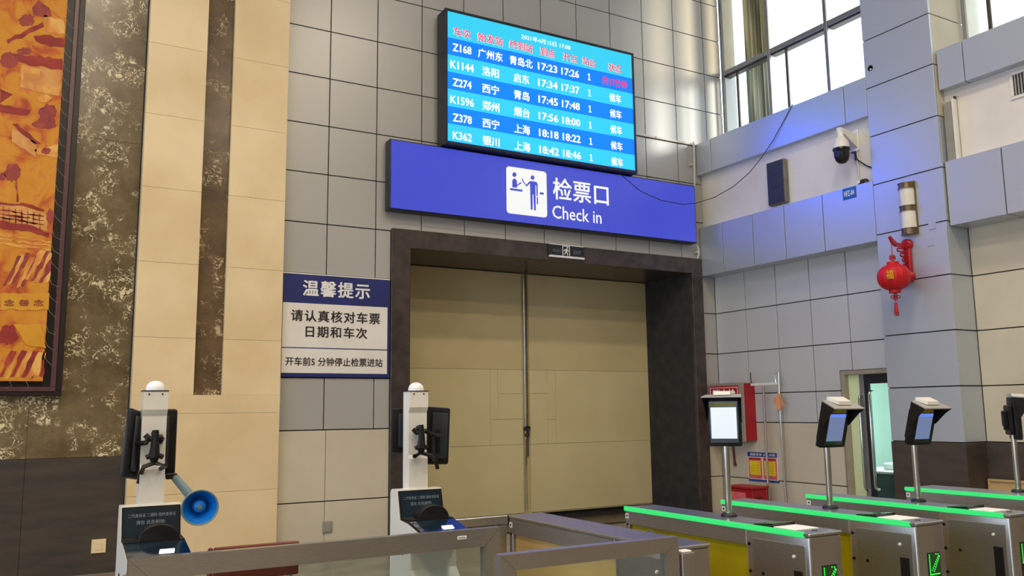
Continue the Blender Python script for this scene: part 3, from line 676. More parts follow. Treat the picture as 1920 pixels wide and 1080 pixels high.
YG = 9.52
gx0, gx1, gz0, gz1 = 3.768, 8.650, 3.985, 4.868
sg = thing('checkin_sign', 'long blue light box sign reading check in above the gateway', 'sign', ((gx0+gx1)/2, 9.6, gz0))
bm = B(); box(bm, gx0, gx1, YG+0.004, 9.68, gz0, gz1, 0.012, 2); make('light_box', bm, M['dark_metal'], sg)
def seg_x(x0, x1, k):
    bm = B(); box(bm, x0, x1, YG-0.002, YG+0.006, gz0+0.018, gz1-0.018); return make('face_panel', bm, M['em_sign'], sg)
fx = [gx0+0.018, 7.02, gx1-0.018]
for k in range(2): seg_x(fx[k], fx[k+1]-0.002, k)
OG = (0, YG-0.004, 0)
ic = plane_poly('pictogram_plate', rrect(5.392, 6.014, 4.104, 4.735, 0.045), M['em_signw'], sg, OG, EX, EZ)
iu = lambda a: 5.392+0.622*(a-85)/(760-85)      # zoom pixels to plate
def ivv(a, b):                                   # undo the slope of the plate in the zoom
    t = (a-85)/675; top = 112+(205-112)*t; bot = 893+(970-893)*t
    return 4.735 - 0.631*(b-top)/(bot-top)
def ipoly(pts): plane_poly('pictogram', [(iu(a), ivv(a, b)) for a, b in pts], M['em_sign'], sg, (0, YG-0.0075, 0), EX, EZ, 0.001)
circ = lambda cx, cy, r: [(cx+r*math.cos(k*math.pi/9), cy+1.15*r*math.sin(k*math.pi/9)) for k in range(18)]
ipoly(circ(216, 256, 34)); ipoly(circ(520, 302, 33))
ipoly([(180, 470), (180, 360), (195, 330), (216, 322), (240, 332), (256, 360), (258, 425), (318, 380), (334, 400), (258, 445), (258, 475)])
ipoly([(140, 480), (345, 505), (347, 540), (145, 515)])
ipoly([(470, 360), (560, 368), (590, 380), (604, 410), (604, 612), (582, 612), (578, 430), (566, 430), (566, 850), (538, 850), (528, 580), (516, 580), (512, 838), (482, 838), (474, 400), (416, 455), (345, 362), (338, 312), (352, 312), (358, 350), (412, 425)])
ipoly([(585, 628), (606, 628), (606, 746), (585, 744)]); ipoly([(632, 566), (645, 548), (704, 552), (706, 588), (645, 582)])
text('lettering', '检票口', M['em_signw'], sg, OG, EX, EZ, 6.112, 7.040, 4.372, 4.680, 0.018, space=1.04)
text('lettering', 'Check in', M['em_signw'], sg, OG, EX, EZ, 6.096, 6.906, 4.108, 4.290, 0.008)

# ---- EXIT sign on the lintel
ex = thing('exit_sign', 'small dark exit sign with running man on the lintel', 'sign', (6.42, YF, 3.6))
e0, e1 = PY(1029, 455, 9.63), PY(1096, 487, 9.63); ez1, ez0 = 3.783, 3.60
bm = B(); box(bm, e0.x, e1.x, 9.632, YF, ez0+0.03, ez1, 0.004); make('sign_body', bm, M['dark_metal'], ex)
bm = B(); box(bm, e0.x+0.01, e1.x-0.005, 9.615, YF, ez0+0.002, ez0+0.03, 0.004); make('sign_rail', bm, M['white_ink'], ex)
bm = B(); box(bm, e0.x+0.01, e1.x-0.01, 9.628, YF, ez1-0.006, ez1+0.004); make('sign_rail', bm, M['white_ink'], ex)
OE = (0, 9.6305, 0); cxm = (e0.x+e1.x)/2-0.012
text('lettering', '安全出口', M['dim_text'], ex, OE, EX, EZ, e0.x+0.065, e0.x+0.195, 3.675, 3.722, 0.0)
text('lettering', 'EXIT', M['dim_text'], ex, OE, EX, EZ, e1.x-0.175, e1.x-0.055, 3.668, 3.716, 0.0)
for (a, b, c, d) in ((cxm-0.06, cxm+0.06, 3.762, 3.772), (cxm-0.06, cxm-0.05, 3.635, 3.762), (cxm+0.05, cxm+0.06, 3.635, 3.762)):
    plane_poly('pictogram', [(a, c), (b, c), (b, d), (a, d)], M['white_ink'], ex, OE, EX, EZ)
man = [(0.005, 0.045), (0.03, 0.03), (0.045, 0.01), (0.038, 0.004), (0.022, 0.02), (0.012, 0.0), (0.03, -0.02), (0.026, -0.05), (0.014, -0.05), (0.016, -0.024), (-0.004, -0.01), (-0.016, -0.036), (-0.045, -0.036), (-0.045, -0.028), (-0.024, -0.026), (-0.006, 0.02), (-0.026, 0.016), (-0.034, 0.0), (-0.042, 0.004), (-0.032, 0.026)]
plane_poly('pictogram', [(cxm+a, 3.69+b) for a, b in man], M['white_ink'], ex, OE, EX, EZ)
plane_poly('pictogram', [(cxm+0.022+0.011*math.cos(k*math.pi/6), 3.748+0.011*math.sin(k*math.pi/6)) for k in range(12)], M['white_ink'], ex, OE, EX, EZ)

# ---- notice board
YN = 9.67
nb = thing('notice_board', 'white notice board with navy header about checking ticket dates', 'notice', (3.2, D, 1.95))
bm = B(); box(bm, 2.548, 3.842, YN, D, 1.960, 3.140, 0.004); make('board', bm, M['navy'], nb)
bm = B(); box(bm, 2.548, 3.842, YN-0.004, D, 3.138, 3.150); make('top_edge', bm, M['notice_white'], nb)
for c, d in ((2.296, 2.803), (2.005, 2.284)):
    bm = B(); box(bm, 2.552, 3.812, YN-0.004, YN, c, d); make('white_field', bm, M['notice_white'], nb)
ON = (0, YN-0.006, 0)
text('lettering', '温馨提示', M['white_ink'], nb, ON, EX, EZ, 2.772, 3.588, 2.887, 3.075, 0.028, space=1.14)
text('lettering', '请认真核对车票', M['ink'], nb, ON, EX, EZ, 2.645, 3.717, 2.592, 2.728, 0.024, space=1.16)
text('lettering', '日期和车次', M['ink'], nb, ON, EX, EZ, 2.817, 3.558, 2.413, 2.546, 0.024, space=1.16)
text('lettering', '开车前5 分钟停止检票进站', M['ink'], nb, ON, EX, EZ, 2.595, 3.755, 2.086, 2.186, 0.018)

# ================================================================== MURAL
mu = thing('mural', 'large orange and crimson painted mural laced into a dark frame', 'mural', (-2.0, 9.7, 1.7))
def my(u, v, Y=9.62): p = PY(u, v, Y); return p.x, p.z
ox1, oz0 = PY(161, 0, 9.66).x, PY(60, 742, 9.66).z
lx1, lz0 = PY(150, 0, 9.66).x, PY(60, 734, 9.66).z
hx1, hz0 = PY(141, 0, 9.66).x, PY(60, 725, 9.66).z
cx1, cz0 = PY(127, 0, 9.64).x, PY(60, 715, 9.64).z
LX, TZ = -4.4, 7.6
def ring(nm, x0, x1, z0, z1, w, y0, y1, mat):
    for a, b, c, d in ((x0, x1, z0, z0+w), (x0, x1, z1-w, z1), (x1-w, x1, z0+w, z1-w), (x0, x0+w, z0+w, z1-w)):
        bm = B(); box(bm, a, b, y0, y1, c, d, 0.004); make(nm, bm, mat, mu)
ring('outer_frame', LX, ox1, oz0, TZ, ox1-lx1, 9.66, YM, M['frame_wood'])
ring('frame_lip', LX+0.06, lx1, lz0, TZ-0.06, lx1-hx1, 9.645, YM, M['frame_lip'])
bm = B(); box(bm, LX+0.1, hx1, 9.72, YM, hz0, TZ-0.1); make('frame_back', bm, M['frame_wood'], mu)
def mural_mat(name, stops, sc=2.2, st=(1, 1, 1)):
    m, nt, b = base_mat(name); b.inputs['Roughness'].default_value = 0.6
    geo = nd(nt, 'ShaderNodeNewGeometry'); mp = nd(nt, 'ShaderNodeMapping'); mp.inputs['Scale'].default_value = st
    nt.links.new(geo.outputs['Position'], mp.inputs['Vector'])
    no = nd(nt, 'ShaderNodeTexNoise'); no.inputs['Scale'].default_value = sc; no.inputs['Detail'].default_value = 7; no.inputs['Distortion'].default_value = 0.8
    nt.links.new(mp.outputs[0], no.inputs['Vector'])
    cr = nd(nt, 'ShaderNodeValToRGB'); e = cr.color_ramp.elements; e[0].position, e[0].color = stops[0][0], c4(stops[0][1]); e[1].position, e[1].color = stops[-1][0], c4(stops[-1][1])
    for p, c in stops[1:-1]: q = e.new(p); q.color = c4(c)
    nt.links.new(no.outputs['Fac'], cr.inputs[0]); nt.links.new(cr.outputs[0], b.inputs['Base Color'])
    return m
M['m_ground'] = mural_mat('mural_ground', [(0.30, srgb(160, 58, 26)), (0.40, srgb(196, 96, 28)), (0.48, srgb(206, 132, 22)), (0.60, srgb(212, 144, 32)), (0.70, srgb(206, 108, 48))], 4.5)
M['m_red'] = mural_mat('mural_crimson', [(0.3, srgb(120, 22, 26)), (0.6, srgb(160, 44, 34)), (0.75, srgb(190, 84, 44))], 5, (1, 1, 1.5))
M['m_plum'] = mural_mat('mural_plum', [(0.3, srgb(120, 40, 44)), (0.6, srgb(160, 62, 52)), (0.75, srgb(190, 96, 60))], 9)
M['m_tan'] = mural_mat('mural_tan', [(0.3, srgb(202, 128, 60)), (0.6, srgb(220, 160, 90)), (0.75, srgb(232, 190, 120))], 6)
M['m_gold'] = mural_mat('mural_gold', [(0.3, srgb(204, 138, 20)), (0.7, srgb(222, 160, 36))], 3)
M['m_straw'] = mural_mat('mural_straw', [(0.3, srgb(204, 110, 50)), (0.5, srgb(224, 156, 70)), (0.7, srgb(236, 188, 104))], 7, (1, 1, 0.5))
bm = B(); box(bm, LX+0.16, cx1, 9.64, 9.70, cz0, TZ-0.16, 0.004); canvas = make('canvas', bm, M['m_ground'], mu)
def mp4(pts, mk, ox=0, oy=0, s=4.0, nm='painted_shape', lift=0.002):
    rj = random.Random(int(pts[0][0]*7+pts[0][1]*13+oy)); dense = []
    for i in range(len(pts)):
        (xa, ya), (xb, yb) = pts[i], pts[(i+1) % len(pts)]; L = math.hypot(xb-xa, yb-ya); n = max(1, int(L/34))
        for k in range(n):
            t = k/n; j = 0 if k == 0 else min(9, L*0.06); dense.append((xa+(xb-xa)*t+rj.uniform(-j, j), ya+(yb-ya)*t+rj.uniform(-j, j)))
    pts = dense
    q = [my(min(ox+a/s, 125-0.0585*(oy+b/s)), min(oy+b/s, 713.5), 9.64-lift) for a, b in pts]
    plane_poly(nm, q, M[mk], mu, (0, 9.64-lift, 0), EX, EZ, 0.0015)
def blob(cx, cy, rx, ry, mk, ox, oy, seed, n=22, lift=0.003):
    rnd = random.Random(seed)
    mp4([(cx+rx*(0.75+0.4*rnd.random())*math.cos(k*2*math.pi/n), cy+ry*(0.75+0.4*rnd.random())*math.sin(k*2*math.pi/n)) for k in range(n)], mk, ox, oy, lift=lift)
mp4([(50, 300), (180, 235), (320, 165), (330, 200), (190, 270), (60, 330)], 'm_red'); mp4([(250, 270), (340, 260), (490, 290), (484, 350), (380, 352), (270, 310)], 'm_red')
mp4([(330, 110), (480, 160), (490, 250), (420, 262), (350, 240)], 'm_straw'); mp4([(95, 400), (470, 440), (468, 525), (200, 480), (100, 450)], 'm_red')
mp4([(165, 485), (466, 535), (440, 720), (280, 690), (150, 655)], 'm_tan'); mp4([(160, 500), (180, 500), (176, 655), (152, 655)], 'm_straw', lift=0.004)
mp4([(190, 500), (300, 520), (296, 570), (190, 545)], 'm_straw', lift=0.004); mp4([(270, 640), (440, 660), (436, 700), (272, 690)], 'm_straw', lift=0.004)
mp4([(0, 665), (95, 705), (0, 775)], 'm_red'); mp4([(0, 780), (230, 830), (200, 868), (0, 835)], 'm_red'); mp4([(92, 930), (130, 925), (310, 1080), (262, 1080)], 'm_red')
mp4([(95, 965), (140, 985), (280, 1080), (270, 1180), (90, 1060)], 'm_tan'); mp4([(240, 60), (290, 0), (310, 20), (370, 60), (390, 120), (330, 130), (250, 110)], 'm_plum')
blob(200, 150, 60, 50, 'm_plum', 0, 0, 1); blob(180, 385, 60, 28, 'm_plum', 0, 0, 2); blob(70, 455, 70, 60, 'm_plum', 0, 0, 3); blob(360, 850, 70, 70, 'm_plum', 0, 0, 4); blob(330, 930, 90, 40, 'm_plum', 0, 0, 5, lift=0.0025)
blob(330, 740, 55, 30, 'm_straw', 0, 0, 6)
blob(95, 210, 62, 75, 'm_plum', 0, 270, 7); mp4([(118, 270), (128, 270), (140, 435), (122, 435)], 'm_red', 0, 270); mp4([(255, 45), (440, 0), (440, 105), (290, 82)], 'm_straw', 0, 270)
blob(345, 52, 38, 26, 'm_plum', 0, 270, 8, lift=0.005); blob(15, 245, 32, 30, 'm_plum', 0, 270, 9)
mp4([(0, 455), (200, 470), (370, 530), (350, 650), (200, 600), (0, 570)], 'm_tan', 0, 270)
mp4([(0, 435), (210, 450), (330, 490), (330, 508), (200, 472), (0, 455)], 'm_red', 0, 270, lift=0.004); mp4([(0, 575), (200, 605), (370, 665), (362, 700), (200, 650), (0, 630)], 'm_red', 0, 270, lift=0.004)
for k in range(7): mp4([(20+k*46, 470+k*8), (26+k*46, 470+k*8), (26+k*46, 590+k*9), (20+k*46, 590+k*9)], 'm_red', 0, 270, lift=0.005)
for k in range(3): mp4([(0, 492+k*28), (330, 540+k*32), (330, 544+k*32), (0, 497+k*28)], 'm_red', 0, 270, lift=0.005)
for k in range(3): mp4([(0, 670+k*32), (380, 730+k*28), (380, 742+k*28), (0, 686+k*32)], 'm_straw', 0, 270)
blob(375, 540, 30, 55, 'm_plum', 0, 270, 10)
rnd = random.Random(3)
for k in range(11):
    x = 20+k*34; y = 1010-rnd.random()*60
    mp4([(x, y+70), (x+24, y+66), (x+130+rnd.random()*60, y-150), (x+112, y-160)], 'm_straw' if k % 2 else 'm_plum', 0, 270, lift=0.002+0.0005*(k % 3))
mp4([(0, 40), (372, 40), (366, 165), (0, 160)], 'm_gold', 0, 540, lift=0.0045)
for k, ch in enumerate('念善念'):
    a0, z1_ = my(8+k*27.5, 561, 9.632); a1, z0_ = my(27+k*27.5, 574.5, 9.632)
    text('painted_letter', ch, M['m_plum'], mu, (0, 9.632, 0), EX, EZ, a0, a1, z0_, z1_, 0.015)
blob(60, 350, 75, 75, 'm_red', 0, 540, 11); mp4([(100, 272), (305, 268), (350, 450), (260, 440), (190, 420), (140, 330)], 'm_gold', 0, 540, lift=0.005)
for k in range(9):
    x = -10+k*42; y = 640-rnd.random()*30
    mp4([(x, y+50), (x+30, y+50), (x+110+rnd.random()*50, y-140), (x+90, y-150)] if x+130 < 345 else [(x-30, y+50), (x, y+50), (340, y-130), (330, y-145)], 'm_straw' if k % 2 else 'm_red', 0, 540, lift=0.002+0.0005*(k % 3))
for k in range(26):
    z = 2.05+k*0.16
    bm = B(); tube(bm, [(cx1-0.01, 9.64, z+0.1), (cx1+0.02, 9.635, z+0.05-0.02*(k % 3)), (hx1+0.02, 9.642, z-0.02)], 0.0022, 5); make('lacing_cord', bm, M['cord'], mu)
for k in range(10):
    x = -1.2+k*0.14
    bm = B(); tube(bm, [(x, 9.64, cz0+0.01), (x+0.03, 9.634, cz0-0.04), (x-0.02+0.05*(k % 2), 9.642, hz0-0.02)], 0.0022, 5); make('lacing_cord', bm, M['cord'], mu)

# ---- wall sockets
so = thing('wall_socket', 'beige square socket on the dark granite base', 'socket', (0.79, YM-0.01, 0.27))
a, b = PY(172, 1012, 9.74), PY(198, 1036, 9.74)
bm = B(); box(bm, a.x, b.x, 9.735, 9.75, b.z, a.z, 0.004); make('plate', bm, M['beige'], so)
bm = B(); box(bm, a.x+0.03, b.x-0.03, 9.731, 9.736, b.z+0.03, a.z-0.03, 0.002); make('socket_face', bm, M['beige'], so)
so = thing('wall_socket', 'grey square socket low on the cream wall panel', 'socket', (3.12, D, 0.28))
a, b = PY(605, 978, 9.69), PY(622.5, 998, 9.69)
bm = B(); box(bm, a.x, b.x, 9.68, 9.70, b.z, a.z, 0.004); make('plate', bm, M['grey_box'], so)
bm = B(); box(bm, a.x+0.015, b.x-0.015, 9.676, 9.681, b.z+0.015, a.z-0.015, 0.002); make('socket_face', bm, M['grey_box'], so)
# ================================================================== FIXTURES ON THE RIGHT WALL
UY, UZ = Vector((0, -1, 0)), Vector((0, 0, 1))      # reading direction on walls that face -x
# loudspeaker
ys = PX(1480, 340, XW).y; xf = PY(1470, 340, ys).x; yl = PX(1437, 340, xf).y; zt = PX(1455, 300, xf).z; zb = PX(1457, 382, xf).z
sp = thing('wall_loudspeaker', 'slim dark column loudspeaker on the white plaster band', 'loudspeaker', (XW, (ys+yl)/2, zb))
bm = B(); box(bm, xf+0.012, XW-0.01, ys, yl, zb, zt, 0.012, 2); make('case', bm, M['speaker_case'], sp)
bm = B(); box(bm, xf, xf+0.014, ys+0.012, yl-0.012, zb+0.012, zt-0.012, 0.005); make('grille', bm, M['speaker_grille'], sp)
for k in range(3):
    zc = zb+0.13+k*(zt-zb-0.26)/2
    bm = B(); lathe(bm, [(0.0, -0.004), (0.07, -0.004), (0.085, -0.002), (0.09, 0.004)], (xf-0.001, (ys+yl)/2, zc), 24, 'X'); make('driver_ring', bm, M['speaker_grille'], sp, True)
bm = B(); box(bm, XW-0.015, XW, (ys+yl)/2-0.05, (ys+yl)/2+0.05, zb+0.1, zt-0.1); make('bracket', bm, M['dark_metal'], sp)
# dome camera on an arm
dc = thing('dome_camera', 'white dome security camera on a bracket arm beside the pilaster', 'camera', (XW, 6.88, 4.8))
yc, xc = 6.88, 8.665
bm = B(); box(bm, XW-0.02, XW, yc-0.045, yc+0.045, 4.72, 5.0, 0.006); make('wall_plate', bm, M['white'], dc)
bm = B(); prism(bm, [(XW-0.02, yc-0.03, 4.76), (XW-0.02, yc-0.03, 4.93), (xc-0.03, yc-0.03, 4.98), (xc-0.03, yc-0.03, 4.925), (xc+0.05, yc-0.03, 4.895)], (0, 0.06, 0)); make('arm', bm, M['white'], dc)
bm = B(); lathe(bm, [(0.0, 4.985), (0.035, 4.975), (0.038, 4.88), (0.05, 4.86), (0.085, 4.80), (0.098, 4.74), (0.10, 4.715), (0.0, 4.715)], (xc, yc, 0), 28); make('housing', bm, M['white'], dc, True)
bm = B(); lathe(bm, [(0.0, 4.715), (0.105, 4.715), (0.105, 4.69), (0.094, 4.68), (0.092, 4.62), (0.075, 4.56), (0.045, 4.53), (0.0, 4.52)], (xc, yc, 0), 28); make('dome', bm, M['black_gloss'], dc, True)
bm = B(); lathe(bm, [(0.0, -0.012), (0.04, -0.012), (0.045, 0.0)], (xc-0.088, yc-0.02, 4.63), 18, 'X'); make('lens', bm, M['dark_metal'], dc, True)
bm = B(); tube(bm, [(XW-0.02, yc-0.01, 4.72), (XW-0.025, yc-0.015, 4.6), (XW-0.012, yc-0.01, 4.45), (XW-0.012, yc-0.015, 4.28)], 0.012, 8); make('feed_pipe', bm, M['conduit'], dc, True)
bm = B(); tube(bm, [(XW-0.03, yc, 4.70), (XW-0.03, yc-0.02, 4.6), (XW-0.015, 6.75, 4.50), (XW-0.01, 6.62, 4.42)], 0.009, 6); make('feed_cable', bm, M['dark_metal'], dc, True)
bm = B(); box(bm, XW-0.05, XW-0.02, yc-0.015, yc+0.06, 4.70, 4.715); box(bm, XW-0.045, XW-0.02, yc-0.015, yc+0.01, 4.6, 4.70); make('clip', bm, M['dark_metal'], dc)
# small dome on the ledge
dm = thing('mini_camera', 'small dark mini camera resting on the lower ledge under the dome camera', 'camera', (8.90, 6.79, 4.265))
bm = B(); lathe(bm, [(0.0, 4.33), (0.035, 4.325), (0.055, 4.30), (0.06, 4.265)], (8.90, 6.77, 0), 20, scale=(0.8, 1.2)); make('shell', bm, M['dark_metal'], dm, True)
bm = B(); box(bm, 8.84, 8.855, 6.79, 6.84, 4.275, 4.31, 0.004); make('lens_window', bm, M['white'], dm)
# blue number plate
p0, p1 = PX(1580, 352, XP), PX(1606, 370, XP)
np_ = thing('number_plate', 'small bright blue number plate on the lower ledge', 'plate', (XP, 6.95, 4.1)); zc = 4.188
bm = B(); box(bm, XP-0.006, XP, 6.855, 7.055, zc-0.072, zc+0.072, 0.002); make('plate', bm, M['plate_blue'], np_)
text('lettering', 'HFZ-04', M['white_ink'], np_, (XP-0.0075, 0, 0), UY, UZ, -7.03, -6.88, zc-0.035, zc+0.035, 0.02)
# wall sconce
sc_ = thing('wall_sconce', 'half round frosted wall sconce with bronze bands above the lantern', 'lamp', (XP, 6.16, 3.5)); yq = 6.155
bm = B()
arc = lambda r: [(XP-0.012-r*math.sin(k*math.pi/16), yq+r*math.cos(k*math.pi/16)) for k in range(17)]
def half(bm, r, z0, z1): prism(bm, [(x, y, z0) for x, y in arc(r)], (0, 0, z1-z0))
half(bm, 0.088, 3.535, 4.105); make('shade', bm, M['frost'], sc_, True)
bm = B(); box(bm, XP-0.014, XP, yq-0.105, yq+0.1, 3.51, 4.13, 0.003); make('back_plate', bm, M['bronze'], sc_)
for z0, z1 in ((3.515, 3.575), (3.79, 3.84), (4.055, 4.11)):
    bm = B(); half(bm, 0.094, z0, z1); make('band', bm, M['bronze'], sc_, True)
    for zz in (z0-0.006, z1-0.002):
        bm = B(); half(bm, 0.102, zz, zz+0.009); make('band_rim', bm, M['bronze'], sc_, True)
# red lantern on a carved bracket
ln = thing('red_lantern', 'round red silk lantern with tassel hanging from a red bracket', 'lantern', (XP, 6.2, 3.0)); lxx, lyy, lz = 8.55, 6.2, 3.0
prof = []
for k in range(13):
    a = -math.pi/2*0.84 + k*math.pi*0.84/12; prof.append((0.02+0.16*math.cos(a)**0.85, lz+0.148*math.sin(a)))
seg = 32; bm = B(); rings = []
for r, h in prof:
    rings.append([bm.verts.new((lxx+(r*(1+0.012*math.cos(k*math.pi)))*math.cos(k*2*math.pi/seg), lyy+(r*(1+0.012*math.cos(k*math.pi)))*math.sin(k*2*math.pi/seg), h)) for k in range(seg)])
for i in range(len(rings)-1):
    for k in range(seg): bm.faces.new((rings[i][k], rings[i][(k+1) % seg], rings[i+1][(k+1) % seg], rings[i+1][k]))
bm.faces.new(list(reversed(rings[0]))); bm.faces.new(rings[-1]); make('silk_shade', bm, M['lantern_red'], ln, False)
for z0, z1 in ((lz+0.135, lz+0.175), (lz-0.178, lz-0.135)):
    bm = B(); lathe(bm, [(0.0, z0), (0.066, z0), (0.066, z1), (0.0, z1)], (lxx, lyy, 0), 24); make('rim', bm, M['lantern_red'], ln, True)
bm = B(); tube(bm, [(lxx, lyy, lz+0.17), (lxx, lyy, 3.40)], 0.005, 6); make('cord', bm, M['red'], ln, True)
bm = B(); tube(bm, [(lxx+0.03*math.cos(a)*0.6, lyy-0.03*math.cos(a)*0.8, lz+0.225+0.034*math.sin(a)) for a in [k*math.pi/6 for k in range(12)]], 0.008, 6, True); box(bm, lxx-0.014, lxx+0.014, lyy-0.014, lyy+0.014, lz+0.21, lz+0.24); make('ring_knot', bm, M['red'], ln, True)
bm = B()
for (a, b) in ((0, 0.03), (0, -0.03), (0.032, 0), (-0.032, 0)):
    tube(bm, [(lxx+0.6*(a+0.016*math.cos(q)), lyy-0.8*(a+0.016*math.cos(q)), lz-0.225+b*0.8+0.016*math.sin(q)) for q in [k*math.pi/5 for k in range(10)]], 0.005, 5, True)
box(bm, lxx-0.018, lxx+0.018, lyy-0.018, lyy+0.018, lz-0.245, lz-0.205); tube(bm, [(lxx, lyy, lz-0.17), (lxx, lyy, lz-0.3)], 0.004, 5); make('chinese_knot', bm, M['red'], ln, True)
bm = B(); cyl(bm, (lxx, lyy, lz-0.29), (lxx, lyy, lz-0.36), 0.014, 0.020, 12); cyl(bm, (lxx, lyy, lz-0.36), (lxx, lyy, lz-0.405), 0.022, 0.026, 12)
for k in range(10): tube(bm, [(lxx+0.02*math.cos(k), lyy+0.02*math.sin(k), lz-0.40), (lxx+0.025*math.cos(k), lyy+0.025*math.sin(k), lz-0.44)], 0.003, 4)
make('tassel', bm, M['red'], ln, True)
# gold character on the side that faces the hall
tn = Vector((-0.72, -0.69, 0)); tu = Vector((0.69, -0.72, 0)); tc = Vector((lxx, lyy, lz+0.005)) + tn*0.183 - tu*0.055
text('gold_character', '福', M['gold'], ln, tc+tn*0.002, tu, UZ, -0.052, 0.028, -0.048, 0.055, 0.025)
bm = B(); box(bm, XP-0.05, XP, 6.155, 6.245, 2.995, 3.425, 0.02, 3); make('bracket_plate', bm, M['red'], ln, True)
for zz in (3.03, 3.40):
    bm = B(); lathe(bm, [(0.0, -0.065), (0.05, -0.065), (0.065, -0.05), (0.065, 0.0)], (XP, 6.2, zz), 20, 'X'); make('bracket_boss', bm, M['red'], ln, True)
bm = B(); prism(bm, [(XP-0.05, 6.185, 3.405), (XP-0.22, 6.185, 3.405), (XP-0.28, 6.185, 3.44), (XP-0.325, 6.185, 3.475), (XP-0.335, 6.185, 3.455), (XP-0.30, 6.185, 3.40), (XP-0.24, 6.185, 3.362), (XP-0.05, 6.185, 3.362)], (0, 0.03, 0)); make('bracket_arm', bm, M['red'], ln)
bm = B()
for k, w in enumerate((0.20, 0.15, 0.12, 0.10)):
    z = 3.345-0.055*k
    tube(bm, [(XP-0.05, 6.2, z), (XP-w, 6.2, z), (XP-w-0.012, 6.2, z-0.018), (XP-w, 6.2, z-0.035), (XP-0.05, 6.2, z-0.035)], 0.010, 6)
make('bracket_fretwork', bm, M['red'], ln, True)
# light fitting standing upright right of the pilaster
tl = thing('tube_lamp', 'upright grey tube lamp housing right of the pilaster', 'lamp', (9.0, 5.63, 4.27))
bm = B(); box(bm, 8.955, 9.02, 5.565, 5.70, 4.275, 4.965, 0.006); make('housing', bm, M['lamp_grey'], tl)
bm = B(); box(bm, 8.948, 8.957, 5.60, 5.69, 4.275, 4.95, 0.003); make('cover', bm, M['grey_box'], tl)
bm = B(); box(bm, 8.94, 9.0, 5.562, 5.592, 4.27, 4.975, 0.004); make('side_rib', bm, M['white'], tl)
bm = B(); cyl(bm, (8.99, 5.575, 4.97), (8.99, 5.575, 5.01), 0.014, seg=10); make('hook', bm, M['dark_metal'], tl, True)
# wall vent
vt = thing('wall_vent', 'slatted wall vent in the plaster right of the pilaster', 'vent', (9.02, 4.82, 4.8))
bm = B()
for a, b, c, d in ((4.62, 4.97, 5.03, 5.065), (4.62, 4.97, 4.765, 4.80), (4.93, 4.97, 4.80, 5.03), (4.62, 4.66, 4.80, 5.03)): box(bm, 9.005, 9.02, a, b, c, d, 0.003)
make('vent_frame', bm, M['plaster'], vt)
bm = B(); box(bm, 9.018, 9.022, 4.66, 4.93, 4.80, 5.03); make('vent_dark', bm, M['black'], vt)
for k in range(8): panel('slat', vt, M['lamp_grey'], (9.004, 4.675+k*0.032, 4.80), (9.018, 4.69+k*0.032, 5.03), 0.001)
# conduits at the end of the sign
for i, (x, z0, z1, y, lab) in enumerate(((8.735, 4.87, 5.60, 9.62, 'white conduit pipe rising from the right end of the blue sign'), (8.775, 3.79, 3.98, 9.64, 'short white conduit pipe between sign and portal corner'))):
    cd = thing('conduit_pipe', lab, 'pipe', (x, y, z0))
    bm = B(); tube(bm, [(x-0.01, y+0.02, z0), (x, y, z0+0.05), (x+0.02*(1-i), y, z1-0.05), (x+0.045*(1-i), y+0.03, z1)], 0.016, 8); make('pipe', bm, M['conduit'], cd, True)
    bm = B(); box(bm, x-0.03, x+0.03, y, D, (z0+z1)/2-0.015, (z0+z1)/2+0.015, 0.003); make('clip', bm, M['conduit'], cd)
dt = thing('cable_duct', 'thin pale cable duct running from timetable screen to the corner', 'duct', (8.2, D, 5.57))
bm = B(); box(bm, 7.55, 8.84, D-0.025, D, 5.562, 5.592, 0.003); make('duct', bm, M['conduit'], dt)
bm = B(); box(bm, 8.05, 8.075, D-0.028, D, 5.559, 5.595, 0.002); make('duct_joint', bm, M['grey_box'], dt)
# loose cable from the screen to the window sill
cp = [PY(1160, 324, 9.46), PY(1172, 334, 9.42), PY(1200, 358, 9.36), PY(1240, 376, 9.30), PY(1280, 383, 9.26), PY(1305, 381, 9.24), PX(1340, 370, 8.76), PX(1375, 350, 8.78), PX(1405, 324, 8.79), PX(1430, 293, 8.81), PX(1450, 262, 8.83), PX(1472, 222, 8.845), PX(1486, 199, 8.846), PX(1492, 190, 9.10)]
cp[-1].z = 5.60; cp[-2].z = 5.60
bm = B(); tube(bm, cp, 0.0055, 6); tag(make('loose_cable', bm, M['wire'], None, True, at=cp[4]), 'thin black cable sagging from timetable screen to window sill', 'cable')

# ---- fire hose cabinet, poster, stand, red box
ysd = PX(1418, 780, XT).y; xfc = PY(1396, 780, ysd).x; yfl = PX(1331, 780, xfc).y; zb, zt = 1.10, 1.905
fc = thing('fire_cabinet', 'red fire hose cabinet on the wall beside the portal', 'cabinet', (XT, 9.3, zb))
bm = B(); box(bm, xfc+0.01, XT, ysd, yfl, zb, zt, 0.006); make('case', bm, M['red'], fc)
bm = B(); box(bm, xfc-0.006, xfc+0.014, ysd-0.004, yfl, zb-0.02, zt+0.01, 0.006); dr = make('front_frame', bm, M['grey_box'], fc)
bm = B(); box(bm, xfc-0.01, xfc-0.004, ysd+0.085, yfl-0.03, zb+0.05, zt-0.03, 0.002); make('front_plate', bm, M['red'], fc)
for a, b, c, d in ((ysd+0.10, yfl-0.045, zt-0.06, zt-0.052), (ysd+0.10, ysd+0.108, zb+0.07, zt-0.06), (yfl-0.053, yfl-0.045, zb+0.07, zt-0.06)):
    bm = B(); box(bm, xfc-0.0125, xfc-0.009, a, b, c, d); make('white_line', bm, M['white_ink'], fc)
text('lettering', '消火栓', M['white_ink'], fc, (xfc-0.0125, 0, 0), UY, UZ, -(yfl-0.10), -(ysd+0.14), 1.68, 1.83, 0.02)
